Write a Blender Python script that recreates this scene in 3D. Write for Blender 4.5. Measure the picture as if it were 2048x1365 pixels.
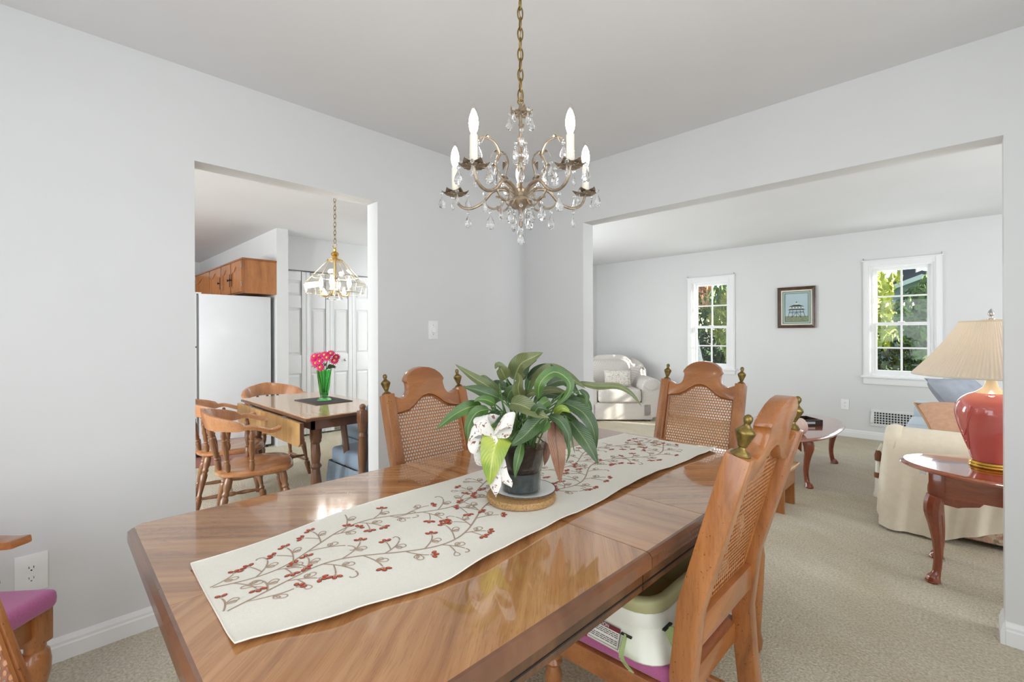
import bpy, bmesh, math, random
from math import sin, cos, pi, radians, sqrt, atan2
from mathutils import Vector, Matrix, Euler

for o in list(bpy.data.objects):
    bpy.data.objects.remove(o, do_unlink=True)
SC = bpy.context.scene
COL = SC.collection
random.seed(7)

# ------------------------------------------------------------------ camera
cam_d = bpy.data.cameras.new('camera')
cam_d.sensor_width = 36.0
cam_d.lens = 36.0 * 930.0 / 2048.0
cam_d.shift_y = -12.8 / 2048.0
cam_d.clip_start = 0.02
cam_d.clip_end = 300
cam = bpy.data.objects.new('camera', cam_d)
COL.objects.link(cam)
cam.matrix_world = (Matrix.Translation((0, 0, 1.24)) @ Matrix.Rotation(0.7749, 4, 'Z')
                    @ Matrix.Rotation(pi / 2, 4, 'X') @ Matrix.Rotation(-0.0037, 4, 'Z'))
SC.camera = cam

# ------------------------------------------------------------------ world, sun, added fill lamps, daylight at the windows
SUN_AZ, SUN_EL = radians(20.3), radians(18.0)
W = bpy.data.worlds.new('world')
SC.world = W
W.use_nodes = True
_n = W.node_tree.nodes
_n.clear()
_sky = _n.new('ShaderNodeTexSky')
_sky.sky_type = 'NISHITA'
_sky.sun_disc = False
_sky.sun_elevation = radians(35)
_sky.sun_rotation = radians(90) - SUN_AZ
_bg = _n.new('ShaderNodeBackground')
_bg.inputs['Strength'].default_value = 0.30
_wo = _n.new('ShaderNodeOutputWorld')
W.node_tree.links.new(_sky.outputs[0], _bg.inputs[0])
W.node_tree.links.new(_bg.outputs[0], _wo.inputs[0])

def light(name, kind, loc, energy, color=(1, 1, 1), size=None, direction=None, angle=None):
    d = bpy.data.lights.new(name, kind)
    d.energy = energy
    d.color = color
    if kind == 'AREA':
        d.shape = 'RECTANGLE'
        d.size, d.size_y = size
    if kind == 'SUN':
        d.angle = angle
    if kind == 'POINT' and size:
        d.shadow_soft_size = size
    o = bpy.data.objects.new(name, d)
    COL.objects.link(o)
    o.location = loc
    if direction is not None:
        o.rotation_euler = Vector(direction).to_track_quat('-Z', 'Y').to_euler()
    return o

light('sun', 'SUN', (6, 10, 8), 11.0, (1.0, 0.93, 0.82),
      direction=(-cos(SUN_AZ) * cos(SUN_EL), -sin(SUN_AZ) * cos(SUN_EL), -sin(SUN_EL)), angle=radians(0.6))
# fill lamps added along unseen walls, then daylight at the left and right windows
DAY = (0.90, 0.955, 1.0)
light('fill_dining_back', 'AREA', (-0.55, -1.07, 1.06), 31, (0.88, 0.945, 1.0), (2.0, 2.0), (0.0, 1, 0.0))  # added fill lamp behind the camera, before a closed opening
light('fill_dining_side', 'AREA', (0.89, 0.6, 1.35), 25, (0.88, 0.945, 1.0), (2.0, 1.6), (-1, 0.0, -0.02))  # added fill, set in front of an opaque blind out of view
light('fill_living_front', 'AREA', (3.24, 4.4, 1.4), 62, DAY, (2.4, 1.7), (-1, 0, 0.5))  # added lamp before a closed blind, brightens the living room
light('fill_living_side', 'AREA', (2.1, 2.86, 1.4), 70, DAY, (1.8, 1.7), (-0.95, 1, 0.3))  # added fill for the far wall; no window behind it
light('fill_living_left', 'AREA', (-4.67, 3.6, 1.15), 62, DAY, (1.0, 1.9), (1, 0.75, 0.5))  # added to even out the left half of the living room
light('fill_closet', 'AREA', (-5.27, 4.18, 1.3), 5, DAY, (0.8, 1.8), (0, -1, 0.0))  # added lamp for the closet doors; the hall wall is solid
light('fill_kitchen', 'AREA', (-4.6, -2.5, 1.5), 100, DAY, (3.2, 1.5), (0, 1, 0.3))  # added kitchen fill, out of view before an opaque blind
light('fill_kitchen_side', 'AREA', (-2.66, -1.85, 1.5), 105, DAY, (1.1, 1.4), (-1, 0.6, 0.2))  # added to brighten closet and refrigerator; solid wall behind it
light('daylight_window_left', 'AREA', (-2.65, 7.0, 1.37), 9, DAY, (0.5, 1.2), (0, -1, -0.05))
light('daylight_window_right', 'AREA', (-0.53, 7.0, 1.37), 9, DAY, (0.5, 1.2), (0, -1, -0.05))

vs = SC.view_settings
vs.view_transform = 'Standard'
vs.look = 'None'
vs.exposure = 0.19
vs.gamma = 1.0
vs.use_curve_mapping = False
SC.cycles.use_denoising = True
SC.cycles.max_bounces = 8
SC.cycles.diffuse_bounces = 4
SC.cycles.glossy_bounces = 4
SC.cycles.transmission_bounces = 6
SC.cycles.transparent_max_bounces = 12
SC.cycles.use_adaptive_sampling = True
SC.cycles.adaptive_threshold = 0.03
SC.cycles.sample_clamp_indirect = 6.0
SC.cycles.caustics_reflective = False
SC.cycles.caustics_refractive = False

# ------------------------------------------------------------------ mesh helper
def frame_dirs(pts, up=None):
    out = []
    n = len(pts)
    prev = None
    for i in range(n):
        a = pts[max(i - 1, 0)]
        b = pts[min(i + 1, n - 1)]
        t = (b - a)
        if t.length < 1e-9:
            t = Vector((0, 0, 1))
        t.normalize()
        if prev is None:
            h = Vector(up) if up is not None else (Vector((0, 0, 1)) if abs(t.z) < 0.9 else Vector((1, 0, 0)))
            x = h.cross(t)
            if x.length < 1e-6:
                x = Vector((1, 0, 0)).cross(t)
            x.normalize()
        else:
            x = prev - t * prev.dot(t)
            if x.length < 1e-6:
                x = Vector((1, 0, 0)).cross(t)
            x.normalize()
        y = t.cross(x)
        prev = x
        out.append((t, x, y))
    return out

def bez(ps, n=10):
    ps = [Vector(p) for p in ps]
    out = []
    for i in range(n + 1):
        t = i / n
        q = list(ps)
        while len(q) > 1:
            q = [q[k].lerp(q[k + 1], t) for k in range(len(q) - 1)]
        out.append(q[0])
    return out

def crom(ps, n=6, closed=False):
    ps = [Vector(p) for p in ps]
    out = []
    m = len(ps)
    for i in range(m if closed else m - 1):
        if closed:
            p0, p1, p2, p3 = ps[(i - 1) % m], ps[i], ps[(i + 1) % m], ps[(i + 2) % m]
        else:
            p0, p1, p2, p3 = ps[max(i - 1, 0)], ps[i], ps[i + 1], ps[min(i + 2, m - 1)]
        for k in range(n):
            t = k / n
            out.append(0.5 * ((2 * p1) + (p2 - p0) * t + (2 * p0 - 5 * p1 + 4 * p2 - p3) * t * t
                              + (3 * p1 - p0 - 3 * p2 + p3) * t ** 3))
    if not closed:
        out.append(ps[-1].copy())
    return out

class MB:
    def __init__(s):
        s.v = []
        s.f = []
        s.uv = {}
    def add(s, vs, fs, M=None):
        b = len(s.v)
        for p in vs:
            p = Vector(p)
            s.v.append(M @ p if M is not None else p)
        for f in fs:
            s.f.append([b + i for i in f])
        return s
    def box(s, lo, hi, M=None):
        x0, y0, z0 = lo
        x1, y1, z1 = hi
        return s.add([(x0, y0, z0), (x1, y0, z0), (x1, y1, z0), (x0, y1, z0), (x0, y0, z1), (x1, y0, z1), (x1, y1, z1), (x0, y1, z1)],
                     [(0, 3, 2, 1), (4, 5, 6, 7), (0, 1, 5, 4), (1, 2, 6, 5), (2, 3, 7, 6), (3, 0, 4, 7)], M)
    def prism(s, poly, a, b, plane='xy', M=None):
        def P(u, v, w):
            return {'xy': (u, v, w), 'xz': (u, w, v), 'yz': (w, u, v)}[plane]
        n = len(poly)
        vs = [P(u, v, a) for u, v in poly] + [P(u, v, b) for u, v in poly]
        fs = [list(range(n))[::-1], list(range(n, 2 * n))]
        fs += [(i, (i + 1) % n, n + (i + 1) % n, n + i) for i in range(n)]
        return s.add(vs, fs, M)
    def tube(s, pts, r, n=8, up=None, M=None, closed=False, flat=None, caps=True):
        pts = [Vector(p) for p in pts]
        m = len(pts)
        fr = frame_dirs(pts, up)
        vs = []
        for i, p in enumerate(pts):
            rr = r[i] if isinstance(r, (list, tuple)) else r
            t, x, y = fr[i]
            ry = rr * (flat if flat else 1)
            for k in range(n):
                a = 2 * pi * k / n
                vs.append(p + x * (rr * cos(a)) + y * (ry * sin(a)))
        fs = []
        for i in range(m if closed else m - 1):
            for k in range(n):
                a, b = i * n + k, i * n + (k + 1) % n
                j = (i + 1) % m
                fs.append((a, b, j * n + (k + 1) % n, j * n + k))
        if not closed and caps:
            fs.append(list(range(n))[::-1])
            fs.append([(m - 1) * n + k for k in range(n)])
        return s.add(vs, fs, M)
    def sweep(s, pts, sec, up=None, M=None, scale=None, closed=False):
        pts = [Vector(p) for p in pts]
        fr = frame_dirs(pts, up)
        n = len(sec)
        m = len(pts)
        vs = []
        for i, p in enumerate(pts):
            t, x, y = fr[i]
            k = scale[i] if scale else 1
            for (u, v) in sec:
                vs.append(p + x * u * k + y * v * k)
        fs = []
        for i in range(m if closed else m - 1):
            j = (i + 1) % m
            for k in range(n):
                fs.append((i * n + k, i * n + (k + 1) % n, j * n + (k + 1) % n, j * n + k))
        if not closed:
            fs.append(list(range(n))[::-1])
            fs.append([(m - 1) * n + k for k in range(n)])
        return s.add(vs, fs, M)
    def lathe(s, prof, n=16, M=None, ex=1.0, ey=1.0, wave=None):
        vs = []
        for (r, z) in prof:
            for k in range(n):
                a = 2 * pi * k / n
                q = r * (wave(a, z) if wave else 1)
                vs.append((q * cos(a) * ex, q * sin(a) * ey, z))
        fs = []
        for i in range(len(prof) - 1):
            for k in range(n):
                fs.append((i * n + k, i * n + (k + 1) % n, (i + 1) * n + (k + 1) % n, (i + 1) * n + k))
        if prof[0][0] > 1e-5:
            fs.append(list(range(n))[::-1])
        if prof[-1][0] > 1e-5:
            fs.append([(len(prof) - 1) * n + k for k in range(n)])
        return s.add(vs, fs, M)
    def turned(s, p, q, prof, n=10):
        """a lathe-turned bar from p to q; prof = (t, radius) along it"""
        p, q = Vector(p), Vector(q)
        d = q - p
        M = Matrix.Translation(p) @ d.to_track_quat('Z', 'Y').to_matrix().to_4x4()
        return s.lathe([(r, t * d.length) for t, r in prof], n, M)
    def sphere(s, c, r, n=12, m=8, sc=(1, 1, 1), M=None):
        prof = [(sin(pi * i / m), -cos(pi * i / m)) for i in range(m + 1)]
        T = Matrix.Translation(c) @ Matrix.Diagonal((r * sc[0], r * sc[1], r * sc[2], 1))
        return s.lathe(prof, n, (M @ T) if M is not None else T)
    def surf(s, fn, nu, nv, thick=0.0, M=None, uv=False):
        P = [[Vector(fn(i / nu, j / nv)) for j in range(nv + 1)] for i in range(nu + 1)]
        b = len(s.v)
        idx = lambda i, j: i * (nv + 1) + j
        vs = [P[i][j] for i in range(nu + 1) for j in range(nv + 1)]
        fs = [(idx(i, j), idx(i + 1, j), idx(i + 1, j + 1), idx(i, j + 1)) for i in range(nu) for j in range(nv)]
        uvs = [(j / nv, i / nu) for i in range(nu + 1) for j in range(nv + 1)]
        if thick:
            N = []
            for i in range(nu + 1):
                for j in range(nv + 1):
                    du = P[min(i + 1, nu)][j] - P[max(i - 1, 0)][j]
                    dv = P[i][min(j + 1, nv)] - P[i][max(j - 1, 0)]
                    nn = du.cross(dv)
                    N.append(nn.normalized() if nn.length > 1e-12 else Vector((0, 0, 1)))
            o = len(vs)
            vs = vs + [vs[k] - N[k] * thick for k in range(o)]
            fs = fs + [tuple(o + k for k in reversed(f)) for f in fs]
            uvs = uvs + uvs
            for i in range(nu):
                fs.append((idx(i + 1, 0), idx(i, 0), o + idx(i, 0), o + idx(i + 1, 0)))
                fs.append((idx(i, nv), idx(i + 1, nv), o + idx(i + 1, nv), o + idx(i, nv)))
            for j in range(nv):
                fs.append((idx(0, j), idx(0, j + 1), o + idx(0, j + 1), o + idx(0, j)))
                fs.append((idx(nu, j + 1), idx(nu, j), o + idx(nu, j), o + idx(nu, j + 1)))
        s.add(vs, fs, M)
        if uv:
            for k, q in enumerate(uvs):
                s.uv[b + k] = q
        return s
    def mesh(s, name, mat, smooth=35, bevel=None, seg=2):
        me = bpy.data.meshes.new(name)
        me.from_pydata([tuple(p) for p in s.v], [], s.f)
        if bevel:
            bm = bmesh.new()
            bm.from_mesh(me)
            bmesh.ops.remove_doubles(bm, verts=bm.verts, dist=1e-6)
            bmesh.ops.recalc_face_normals(bm, faces=bm.faces)
            ed = [e for e in bm.edges if len(e.link_faces) == 2 and e.calc_face_angle(0) > radians(28)]
            bmesh.ops.bevel(bm, geom=ed, offset=bevel, segments=seg, profile=0.6, affect='EDGES', clamp_overlap=True)
            bm.to_mesh(me)
            bm.free()
        else:
            bm = bmesh.new()
            bm.from_mesh(me)
            bmesh.ops.recalc_face_normals(bm, faces=bm.faces)
            bm.to_mesh(me)
            bm.free()
        if s.uv and not bevel:
            ul = me.uv_layers.new(name='UVMap')
            for l in me.loops:
                ul.data[l.index].uv = s.uv.get(l.vertex_index, (0, 0))
        if smooth:
            for p in me.polygons:
                p.use_smooth = True
            me.set_sharp_from_angle(angle=radians(smooth))
        me.materials.append(mat)
        return me
    def build(s, name, mat, parent=None, smooth=35, bevel=None, seg=2):
        return link(name, s.mesh(name, mat, smooth, bevel, seg), parent)

def link(name, me, parent=None):
    o = bpy.data.objects.new(name, me)
    COL.objects.link(o)
    if parent is not None:
        o.parent = parent
    return o

def tag(o, label, cat, group=None):
    o['label'] = label
    o['category'] = cat
    if group:
        o['group'] = group
    return o

def thing(name, label, cat, loc=(0, 0, 0), rz=0.0, group=None):
    o = bpy.data.objects.new(name, None)
    o.empty_display_size = 0.05
    COL.objects.link(o)
    o.location = loc
    o.rotation_euler = (0, 0, rz)
    return tag(o, label, cat, group)

def struct(name, mb, mat, parent=None, smooth=35, bevel=None, label=None):
    o = mb.build(name, mat, parent, smooth, bevel)
    if parent is None:
        o['kind'] = 'structure'
    if label:
        o['label'] = label
    return o

def copy_tree(o, parent=None):
    c = o.copy()
    COL.objects.link(c)
    c.parent = parent
    for ch in [x for x in COL.objects if x.parent == o]:
        copy_tree(ch, c)
    return c

def place(o, loc, rz, label, group=None):
    o.location = loc
    o.rotation_euler = (0, 0, rz)
    o['label'] = label
    if group:
        o['group'] = group
    return o

# ------------------------------------------------------------------ materials
def srgb(r, g, b):
    f = lambda c: (c / 255 / 12.92) if c <= 10 else ((c / 255 + 0.055) / 1.055) ** 2.4
    return (f(r), f(g), f(b), 1.0)

class Mat:
    def __init__(s, name):
        s.m = bpy.data.materials.new(name)
        s.m.use_nodes = True
        s.t = s.m.node_tree
        s.n = s.t.nodes
        s.p = s.n['Principled BSDF']
        s.out = s.n['Material Output']
    def node(s, kind, **kw):
        nd = s.n.new('ShaderNode' + kind)
        for k, v in kw.items():
            if k.startswith('i_'):
                key = k[2:]
                key = int(key) if key.isdigit() else key.replace('_', ' ')
                nd.inputs[key].default_value = v
            else:
                setattr(nd, k, v)
        return nd
    def lk(s, a, b):
        s.t.links.new(a, b)
    def set(s, **kw):
        for k, v in kw.items():
            s.p.inputs[k.replace('_', ' ')].default_value = v
        return s
    def coords(s, scale=(1, 1, 1), rot=(0, 0, 0), kind='Object', loc=(0, 0, 0)):
        tc = s.node('TexCoord')
        mp = s.node('Mapping')
        mp.inputs['Scale'].default_value = scale
        mp.inputs['Location'].default_value = loc
        src = tc.outputs[kind]
        if any(rot):
            m0 = s.node('Mapping')
            m0.inputs['Rotation'].default_value = rot
            s.lk(src, m0.inputs['Vector'])
            src = m0.outputs['Vector']
        s.lk(src, mp.inputs['Vector'])
        return mp.outputs['Vector']
    def ramp(s, fac, stops):
        r = s.node('ValToRGB')
        e = r.color_ramp.elements
        while len(e) < len(stops):
            e.new(0.5)
        for i, (p, c) in enumerate(stops):
            e[i].position = p
            e[i].color = c
        s.lk(fac, r.inputs['Fac'])
        return r.outputs['Color']
    def mix(s, fac, a, b, mode='MIX'):
        x = s.node('MixRGB', blend_type=mode)
        for inp, val in (('Fac', fac), ('Color1', a), ('Color2', b)):
            if hasattr(val, 'is_output'):
                s.lk(val, x.inputs[inp])
            else:
                x.inputs[inp].default_value = val
        return x.outputs['Color']
    def bump(s, h, strength=0.2, dist=0.01):
        b = s.node('Bump')
        b.inputs['Strength'].default_value = strength
        b.inputs['Distance'].default_value = dist
        s.lk(h, b.inputs['Height'])
        s.lk(b.outputs['Normal'], s.p.inputs['Normal'])
    def noise(s, vec, scale, detail=3, rough=0.5, dist=0.0):
        n = s.node('TexNoise')
        n.inputs['Scale'].default_value = scale
        n.inputs['Detail'].default_value = detail
        n.inputs['Roughness'].default_value = rough
        n.inputs['Distortion'].default_value = dist
        s.lk(vec, n.inputs['Vector'])
        return n.outputs['Fac']

def plain(name, col, rough=0.5, metal=0.0, var=0.06, vscale=8.0, bump=0.0, bscale=60.0, coat=0.0, sheen=0.0, spec=None):
    m = Mat(name)
    v = m.coords()
    f = m.noise(v, vscale, 4)
    lo = tuple(c * (1 - var) for c in col[:3]) + (1,)
    hi = tuple(min(1, c * (1 + var)) for c in col[:3]) + (1,)
    m.lk(m.ramp(f, [(0.3, lo), (0.7, hi)]), m.p.inputs['Base Color'])
    m.set(Roughness=rough, Metallic=metal)
    if spec is not None:
        m.p.inputs['Specular IOR Level'].default_value = spec
    if coat:
        m.p.inputs['Coat Weight'].default_value = coat
        m.p.inputs['Coat Roughness'].default_value = 0.08
    if sheen:
        m.p.inputs['Sheen Weight'].default_value = sheen
    if bump:
        m.bump(m.noise(v, bscale, 3), bump, 0.004)
    return m.m

def wood(name, dark, mid, lightc, scale=(28, 28, 2.0), rough=0.3, coat=0.4, coat_r=0.1, rot=(0, 0, 0), warp=0.6, tone=2.5, pores=0.3, bump=0.04, fig=0.0, specks=0.0):
    """long-grain wood: scale = cycles per metre across / along the grain"""
    m = Mat(name)
    v = m.coords(scale, rot)
    base = m.coords((1, 1, 1))
    wn = m.node('TexNoise')
    wn.inputs['Scale'].default_value = 2.2
    wn.inputs['Detail'].default_value = 2
    m.lk(base, wn.inputs['Vector'])
    sc = m.node('VectorMath', operation='SCALE')
    sc.inputs['Scale'].default_value = warp * 6
    m.lk(wn.outputs['Color'], sc.inputs[0])
    ad = m.node('VectorMath', operation='ADD')
    m.lk(v, ad.inputs[0])
    m.lk(sc.outputs[0], ad.inputs[1])
    gv = ad.outputs[0]
    n1 = m.noise(gv, 0.55, 4, 0.62, 0.15)
    c = m.ramp(n1, [(0.25, dark), (0.5, mid), (0.75, lightc)])
    if fig:
        w = m.node('TexWave', wave_type='BANDS', bands_direction='X')
        w.inputs['Scale'].default_value = 0.22
        w.inputs['Distortion'].default_value = 5.0
        w.inputs['Detail'].default_value = 2.0
        m.lk(gv, w.inputs['Vector'])
        c = m.mix(fig, c, m.ramp(w.outputs['Fac'], [(0.0, dark), (0.6, mid), (1.0, lightc)]))
    tn = m.noise(base, tone, 2)
    c = m.mix(0.5, c, m.ramp(tn, [(0.3, (0.84, 0.82, 0.8, 1)), (0.7, (1, 1, 1, 1))]), 'MULTIPLY')
    sc2 = m.node('VectorMath', operation='SCALE')
    sc2.inputs['Scale'].default_value = 9.0
    m.lk(gv, sc2.inputs[0])
    pn = m.noise(sc2.outputs[0], 1.0, 2, 0.6)
    c = m.mix(pores, c, m.ramp(pn, [(0.34, (0.5, 0.42, 0.36, 1)), (0.48, (1, 1, 1, 1))]), 'MULTIPLY')
    if specks:
        sn = m.noise(base, 150.0, 1, 0.4)
        c = m.mix(specks, c, m.ramp(sn, [(0.70, (1, 1, 1, 1)), (0.76, (0.25, 0.16, 0.1, 1))]), 'MULTIPLY')
    m.lk(c, m.p.inputs['Base Color'])
    m.set(Roughness=rough)
    m.p.inputs['Coat Weight'].default_value = coat
    m.p.inputs['Coat Roughness'].default_value = coat_r
    if bump:
        m.bump(pn, bump, 0.001)
    return m.m

def glassy(name, tint=(1, 1, 1, 1), ior=1.45, rough=0.0, clear=0.0):
    m = Mat(name)
    m.set(Base_Color=tint, Roughness=rough, IOR=ior)
    m.p.inputs['Transmission Weight'].default_value = 1.0
    if clear:
        tr = m.node('BsdfTransparent')
        tr.inputs['Color'].default_value = tint
        mx = m.node('MixShader')
        mx.inputs['Fac'].default_value = clear
        m.lk(m.p.outputs[0], mx.inputs[1])
        m.lk(tr.outputs[0], mx.inputs[2])
        m.lk(mx.outputs[0], m.out.inputs['Surface'])
    return m.m

def pane_mat(name, tint=(0.97, 0.985, 0.98, 1), gloss=0.06, facing=True):
    """thin sheet glass: straight-through with a surface reflection"""
    m = Mat(name)
    tr = m.node('BsdfTransparent')
    tr.inputs['Color'].default_value = tint
    gl = m.node('BsdfGlossy')
    gl.inputs['Roughness'].default_value = 0.02
    mx = m.node('MixShader')
    if facing:
        lw = m.node('LayerWeight')
        lw.inputs['Blend'].default_value = 0.5
        pw = m.node('Math', operation='POWER', i_1=5.0)
        m.lk(lw.outputs['Facing'], pw.inputs[0])
        ma = m.node('Math', operation='MULTIPLY_ADD', i_1=0.8, i_2=0.035)
        m.lk(pw.outputs[0], ma.inputs[0])
        m.lk(ma.outputs[0], mx.inputs['Fac'])
    else:
        mx.inputs['Fac'].default_value = gloss
    m.lk(tr.outputs[0], mx.inputs[1])
    m.lk(gl.outputs[0], mx.inputs[2])
    m.lk(mx.outputs[0], m.out.inputs['Surface'])
    return m.m

def emit(name, col, strength):
    m = Mat(name)
    m.set(Base_Color=(0.9, 0.9, 0.88, 1), Roughness=0.2)
    m.p.inputs['Emission Color'].default_value = col
    m.p.inputs['Emission Strength'].default_value = strength
    return m.m

M = {}
M['wall'] = plain('wall_paint', srgb(220, 220, 219), 0.55, var=0.012, vscale=3, bump=0.03, bscale=180)
M['ceil'] = plain('ceiling_paint', srgb(226, 225, 225), 0.8, var=0.012, vscale=2, bump=0.04, bscale=140)
M['trim'] = plain('white_trim', srgb(238, 238, 237), 0.35, var=0.01)
M['door'] = plain('door_white', srgb(238, 238, 237), 0.4, var=0.01)
M['plate'] = plain('plate_white', srgb(240, 240, 238), 0.3, var=0.01)
M['black'] = plain('black_slot', srgb(22, 22, 22), 0.5)
M['fridge'] = plain('fridge_enamel', srgb(222, 224, 226), 0.22, var=0.01, bump=0.03, bscale=260)
M['gasket'] = plain('gasket_grey', srgb(120, 120, 118), 0.5)
M['steel'] = plain('bright_steel', srgb(190, 190, 188), 0.25, 1.0)
M['brass_old'] = plain('antique_brass', srgb(132, 112, 62), 0.36, 0.85, var=0.35, vscale=60, bump=0.2, bscale=150)
M['brass'] = plain('polished_brass', srgb(214, 172, 92), 0.2, 1.0)
M['bronze'] = plain('chandelier_bronze', srgb(160, 144, 124), 0.4, 0.65, var=0.3, vscale=80)
M['gold'] = plain('gold_band', srgb(226, 180, 84), 0.16, 1.0)

# carpet: short twisted pile, long traffic streaks
def carpet():
    m = Mat('carpet_beige')
    v = m.coords()
    big = m.noise(v, 1.1, 3, 0.5, 0.5)
    c = m.ramp(big, [(0.3, srgb(208, 196, 170)), (0.55, srgb(221, 212, 192)), (0.75, srgb(228, 222, 208))])
    streak = m.noise(m.coords((2.2, 9.0, 1), (0, 0, 0.5)), 1.0, 3, 0.6, 0.8)
    c = m.mix(0.45, c, m.ramp(streak, [(0.35, (0.86, 0.84, 0.79, 1)), (0.6, (1, 1, 1, 1))]), 'MULTIPLY')
    fine = m.noise(v, 95, 4, 0.75)
    vo = m.node('TexVoronoi')
    vo.inputs['Scale'].default_value = 120
    m.lk(v, vo.inputs['Vector'])
    c = m.mix(0.8, c, m.ramp(fine, [(0.32, (0.50, 0.47, 0.40, 1)), (0.60, (1.0, 1.0, 1.0, 1))]), 'MULTIPLY')
    m.lk(c, m.p.inputs['Base Color'])
    m.set(Roughness=0.95)
    m.p.inputs['Specular IOR Level'].default_value = 0.1
    h = m.mix(0.5, fine, vo.outputs['Distance'])
    m.bump(h, 0.8, 0.008)
    return m.m
M['carpet'] = carpet()

# table and chair woods
M['oak'] = wood('honey_oak', srgb(128, 76, 38), srgb(170, 108, 58), srgb(190, 128, 74), (30, 30, 2.2), 0.3, 0.5, 0.12, specks=0.75)
M['oak_h'] = wood('honey_oak_cross', srgb(132, 78, 38), srgb(172, 108, 58), srgb(192, 128, 72), (2.2, 30, 30), 0.3, 0.5, 0.12, fig=0.35)
VD, VM, VL = srgb(136, 88, 50), srgb(178, 124, 76), srgb(200, 150, 100)
def veneer(nm, ang, fig=0.1):
    # grain runs along local Y after turning by ang
    return wood('table_veneer_' + nm, VD, VM, VL, (46, 0.9, 20), 0.13, 1.0, 0.025, (0, 0, ang), 0.35, 1.2, 0.4, 0.0, fig)
M['veneer_left'] = veneer('left', radians(42), 0.12)
M['veneer_right'] = veneer('right', radians(-38), 0.15)
M['veneer_far_left'] = veneer('far_left', radians(-42))
M['veneer_far_right'] = veneer('far_right', radians(42))
M['veneer_cross'] = veneer('cross', radians(84), 0.06)
M['edge'] = wood('table_edge_wood', srgb(84, 52, 34), srgb(116, 76, 52), srgb(136, 94, 68), (8, 8, 8), 0.25, 0.7, 0.08, bump=0.0, pores=0.0)
M['burl'] = wood('table_burl', srgb(56, 33, 18), srgb(92, 58, 32), srgb(120, 80, 46), (18, 14, 18), 0.3, 0.6, 0.12, warp=2.5)
M['maple'] = wood('captain_maple', srgb(150, 94, 54), srgb(188, 128, 80), srgb(206, 150, 102), (22, 6, 6), 0.32, 0.5, 0.14)
M['maple_d'] = wood('captain_maple_dark', srgb(104, 68, 42), srgb(138, 94, 60), srgb(162, 114, 76), (30, 30, 3), 0.32, 0.5, 0.14)
M['laminate'] = wood('kitchen_laminate', srgb(196, 152, 104), srgb(210, 168, 120), srgb(222, 184, 138), (2, 26, 20), 0.18, 0.6, 0.08, pores=0.2)
M['laminate_v'] = wood('kitchen_laminate_leaf', srgb(172, 130, 76), srgb(196, 156, 100), srgb(208, 172, 118), (34, 20, 1.4), 0.25, 0.4, 0.1, pores=0.3)
M['kedge'] = wood('kitchen_table_edge', srgb(84, 54, 40), srgb(110, 74, 56), srgb(128, 90, 68), (8, 8, 8), 0.3, 0.4)
M['kleg'] = wood('kitchen_table_leg', srgb(88, 56, 36), srgb(122, 82, 54), srgb(144, 100, 70), (26, 26, 3), 0.3, 0.5)
M['cab'] = wood('cabinet_wood', srgb(138, 84, 44), srgb(172, 112, 64), srgb(188, 130, 78), (24, 24, 2.0), 0.36, 0.3)
M['cab_d'] = wood('cabinet_wood_frame', srgb(116, 68, 36), srgb(148, 92, 50), srgb(164, 108, 62), (24, 24, 2.0), 0.36, 0.3)
M['mahog'] = wood('mahogany', srgb(98, 40, 20), srgb(136, 62, 32), srgb(158, 80, 44), (20, 20, 2.0), 0.2, 0.9, 0.06)
M['mahog_h'] = wood('mahogany_top', srgb(116, 50, 24), srgb(150, 72, 36), srgb(170, 90, 50), (2.0, 20, 20), 0.16, 1.0, 0.05)
M['walnut'] = wood('frame_walnut', srgb(62, 40, 26), srgb(92, 64, 44), srgb(114, 84, 58), (20, 20, 20), 0.35, 0.3)
M['dark_wood'] = wood('dark_wood', srgb(44, 30, 24), srgb(64, 46, 36), srgb(82, 60, 46), (16, 16, 16), 0.3, 0.4)
M['cane'] = plain('woven_cane', srgb(190, 126, 76), 0.5, var=0.25, vscale=90, bump=0.3, bscale=300)
M['cane_pale'] = plain('woven_cane_pale', srgb(206, 150, 120), 0.5, var=0.25, vscale=90, bump=0.3, bscale=300)

# textiles
M['rose'] = plain('rose_fabric', srgb(176, 92, 140), 0.85, var=0.08, vscale=200, bump=0.3, bscale=320, sheen=0.3)
M['linen'] = plain('runner_linen', srgb(236, 231, 219), 0.9, var=0.025, vscale=220, bump=0.2, bscale=420)
M['thread'] = plain('vine_thread', srgb(172, 148, 128), 0.7, var=0.12, vscale=300)
M['berry'] = plain('berry_thread', srgb(200, 82, 50), 0.6, var=0.15, vscale=200)
M['berry_d'] = plain('berry_outline', srgb(108, 40, 26), 0.7)
M['blue'] = plain('dusty_blue_fabric', srgb(146, 164, 182), 0.9, var=0.06, vscale=120, bump=0.2, bscale=260, sheen=0.25)
M['blue_d'] = plain('dusty_blue_skirt', srgb(138, 154, 168), 0.9, var=0.06, vscale=120, bump=0.2, bscale=260, sheen=0.25)
M['sofa_blue'] = plain('sofa_pale_blue', srgb(196, 206, 214), 0.9, var=0.03, vscale=60, bump=0.15, bscale=260, sheen=0.2)
M['throw'] = plain('cream_throw', srgb(232, 222, 200), 0.92, var=0.03, vscale=30, bump=0.15, bscale=300, sheen=0.2)
M['tassel'] = plain('white_tassel', srgb(230, 226, 216), 0.9, var=0.08, vscale=120)
M['tassel_b'] = plain('brown_tassel_band', srgb(112, 70, 44), 0.8, var=0.2, vscale=160)
M['greyblue'] = plain('grey_blue_cushion', srgb(158, 163, 172), 0.92, var=0.1, vscale=14, bump=0.2, bscale=200)
M['peach'] = plain('peach_cushion', srgb(212, 168, 138), 0.8, var=0.08, vscale=40, bump=0.2, bscale=200)
M['piping'] = plain('tan_piping', srgb(188, 150, 112), 0.8, var=0.08)
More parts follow.
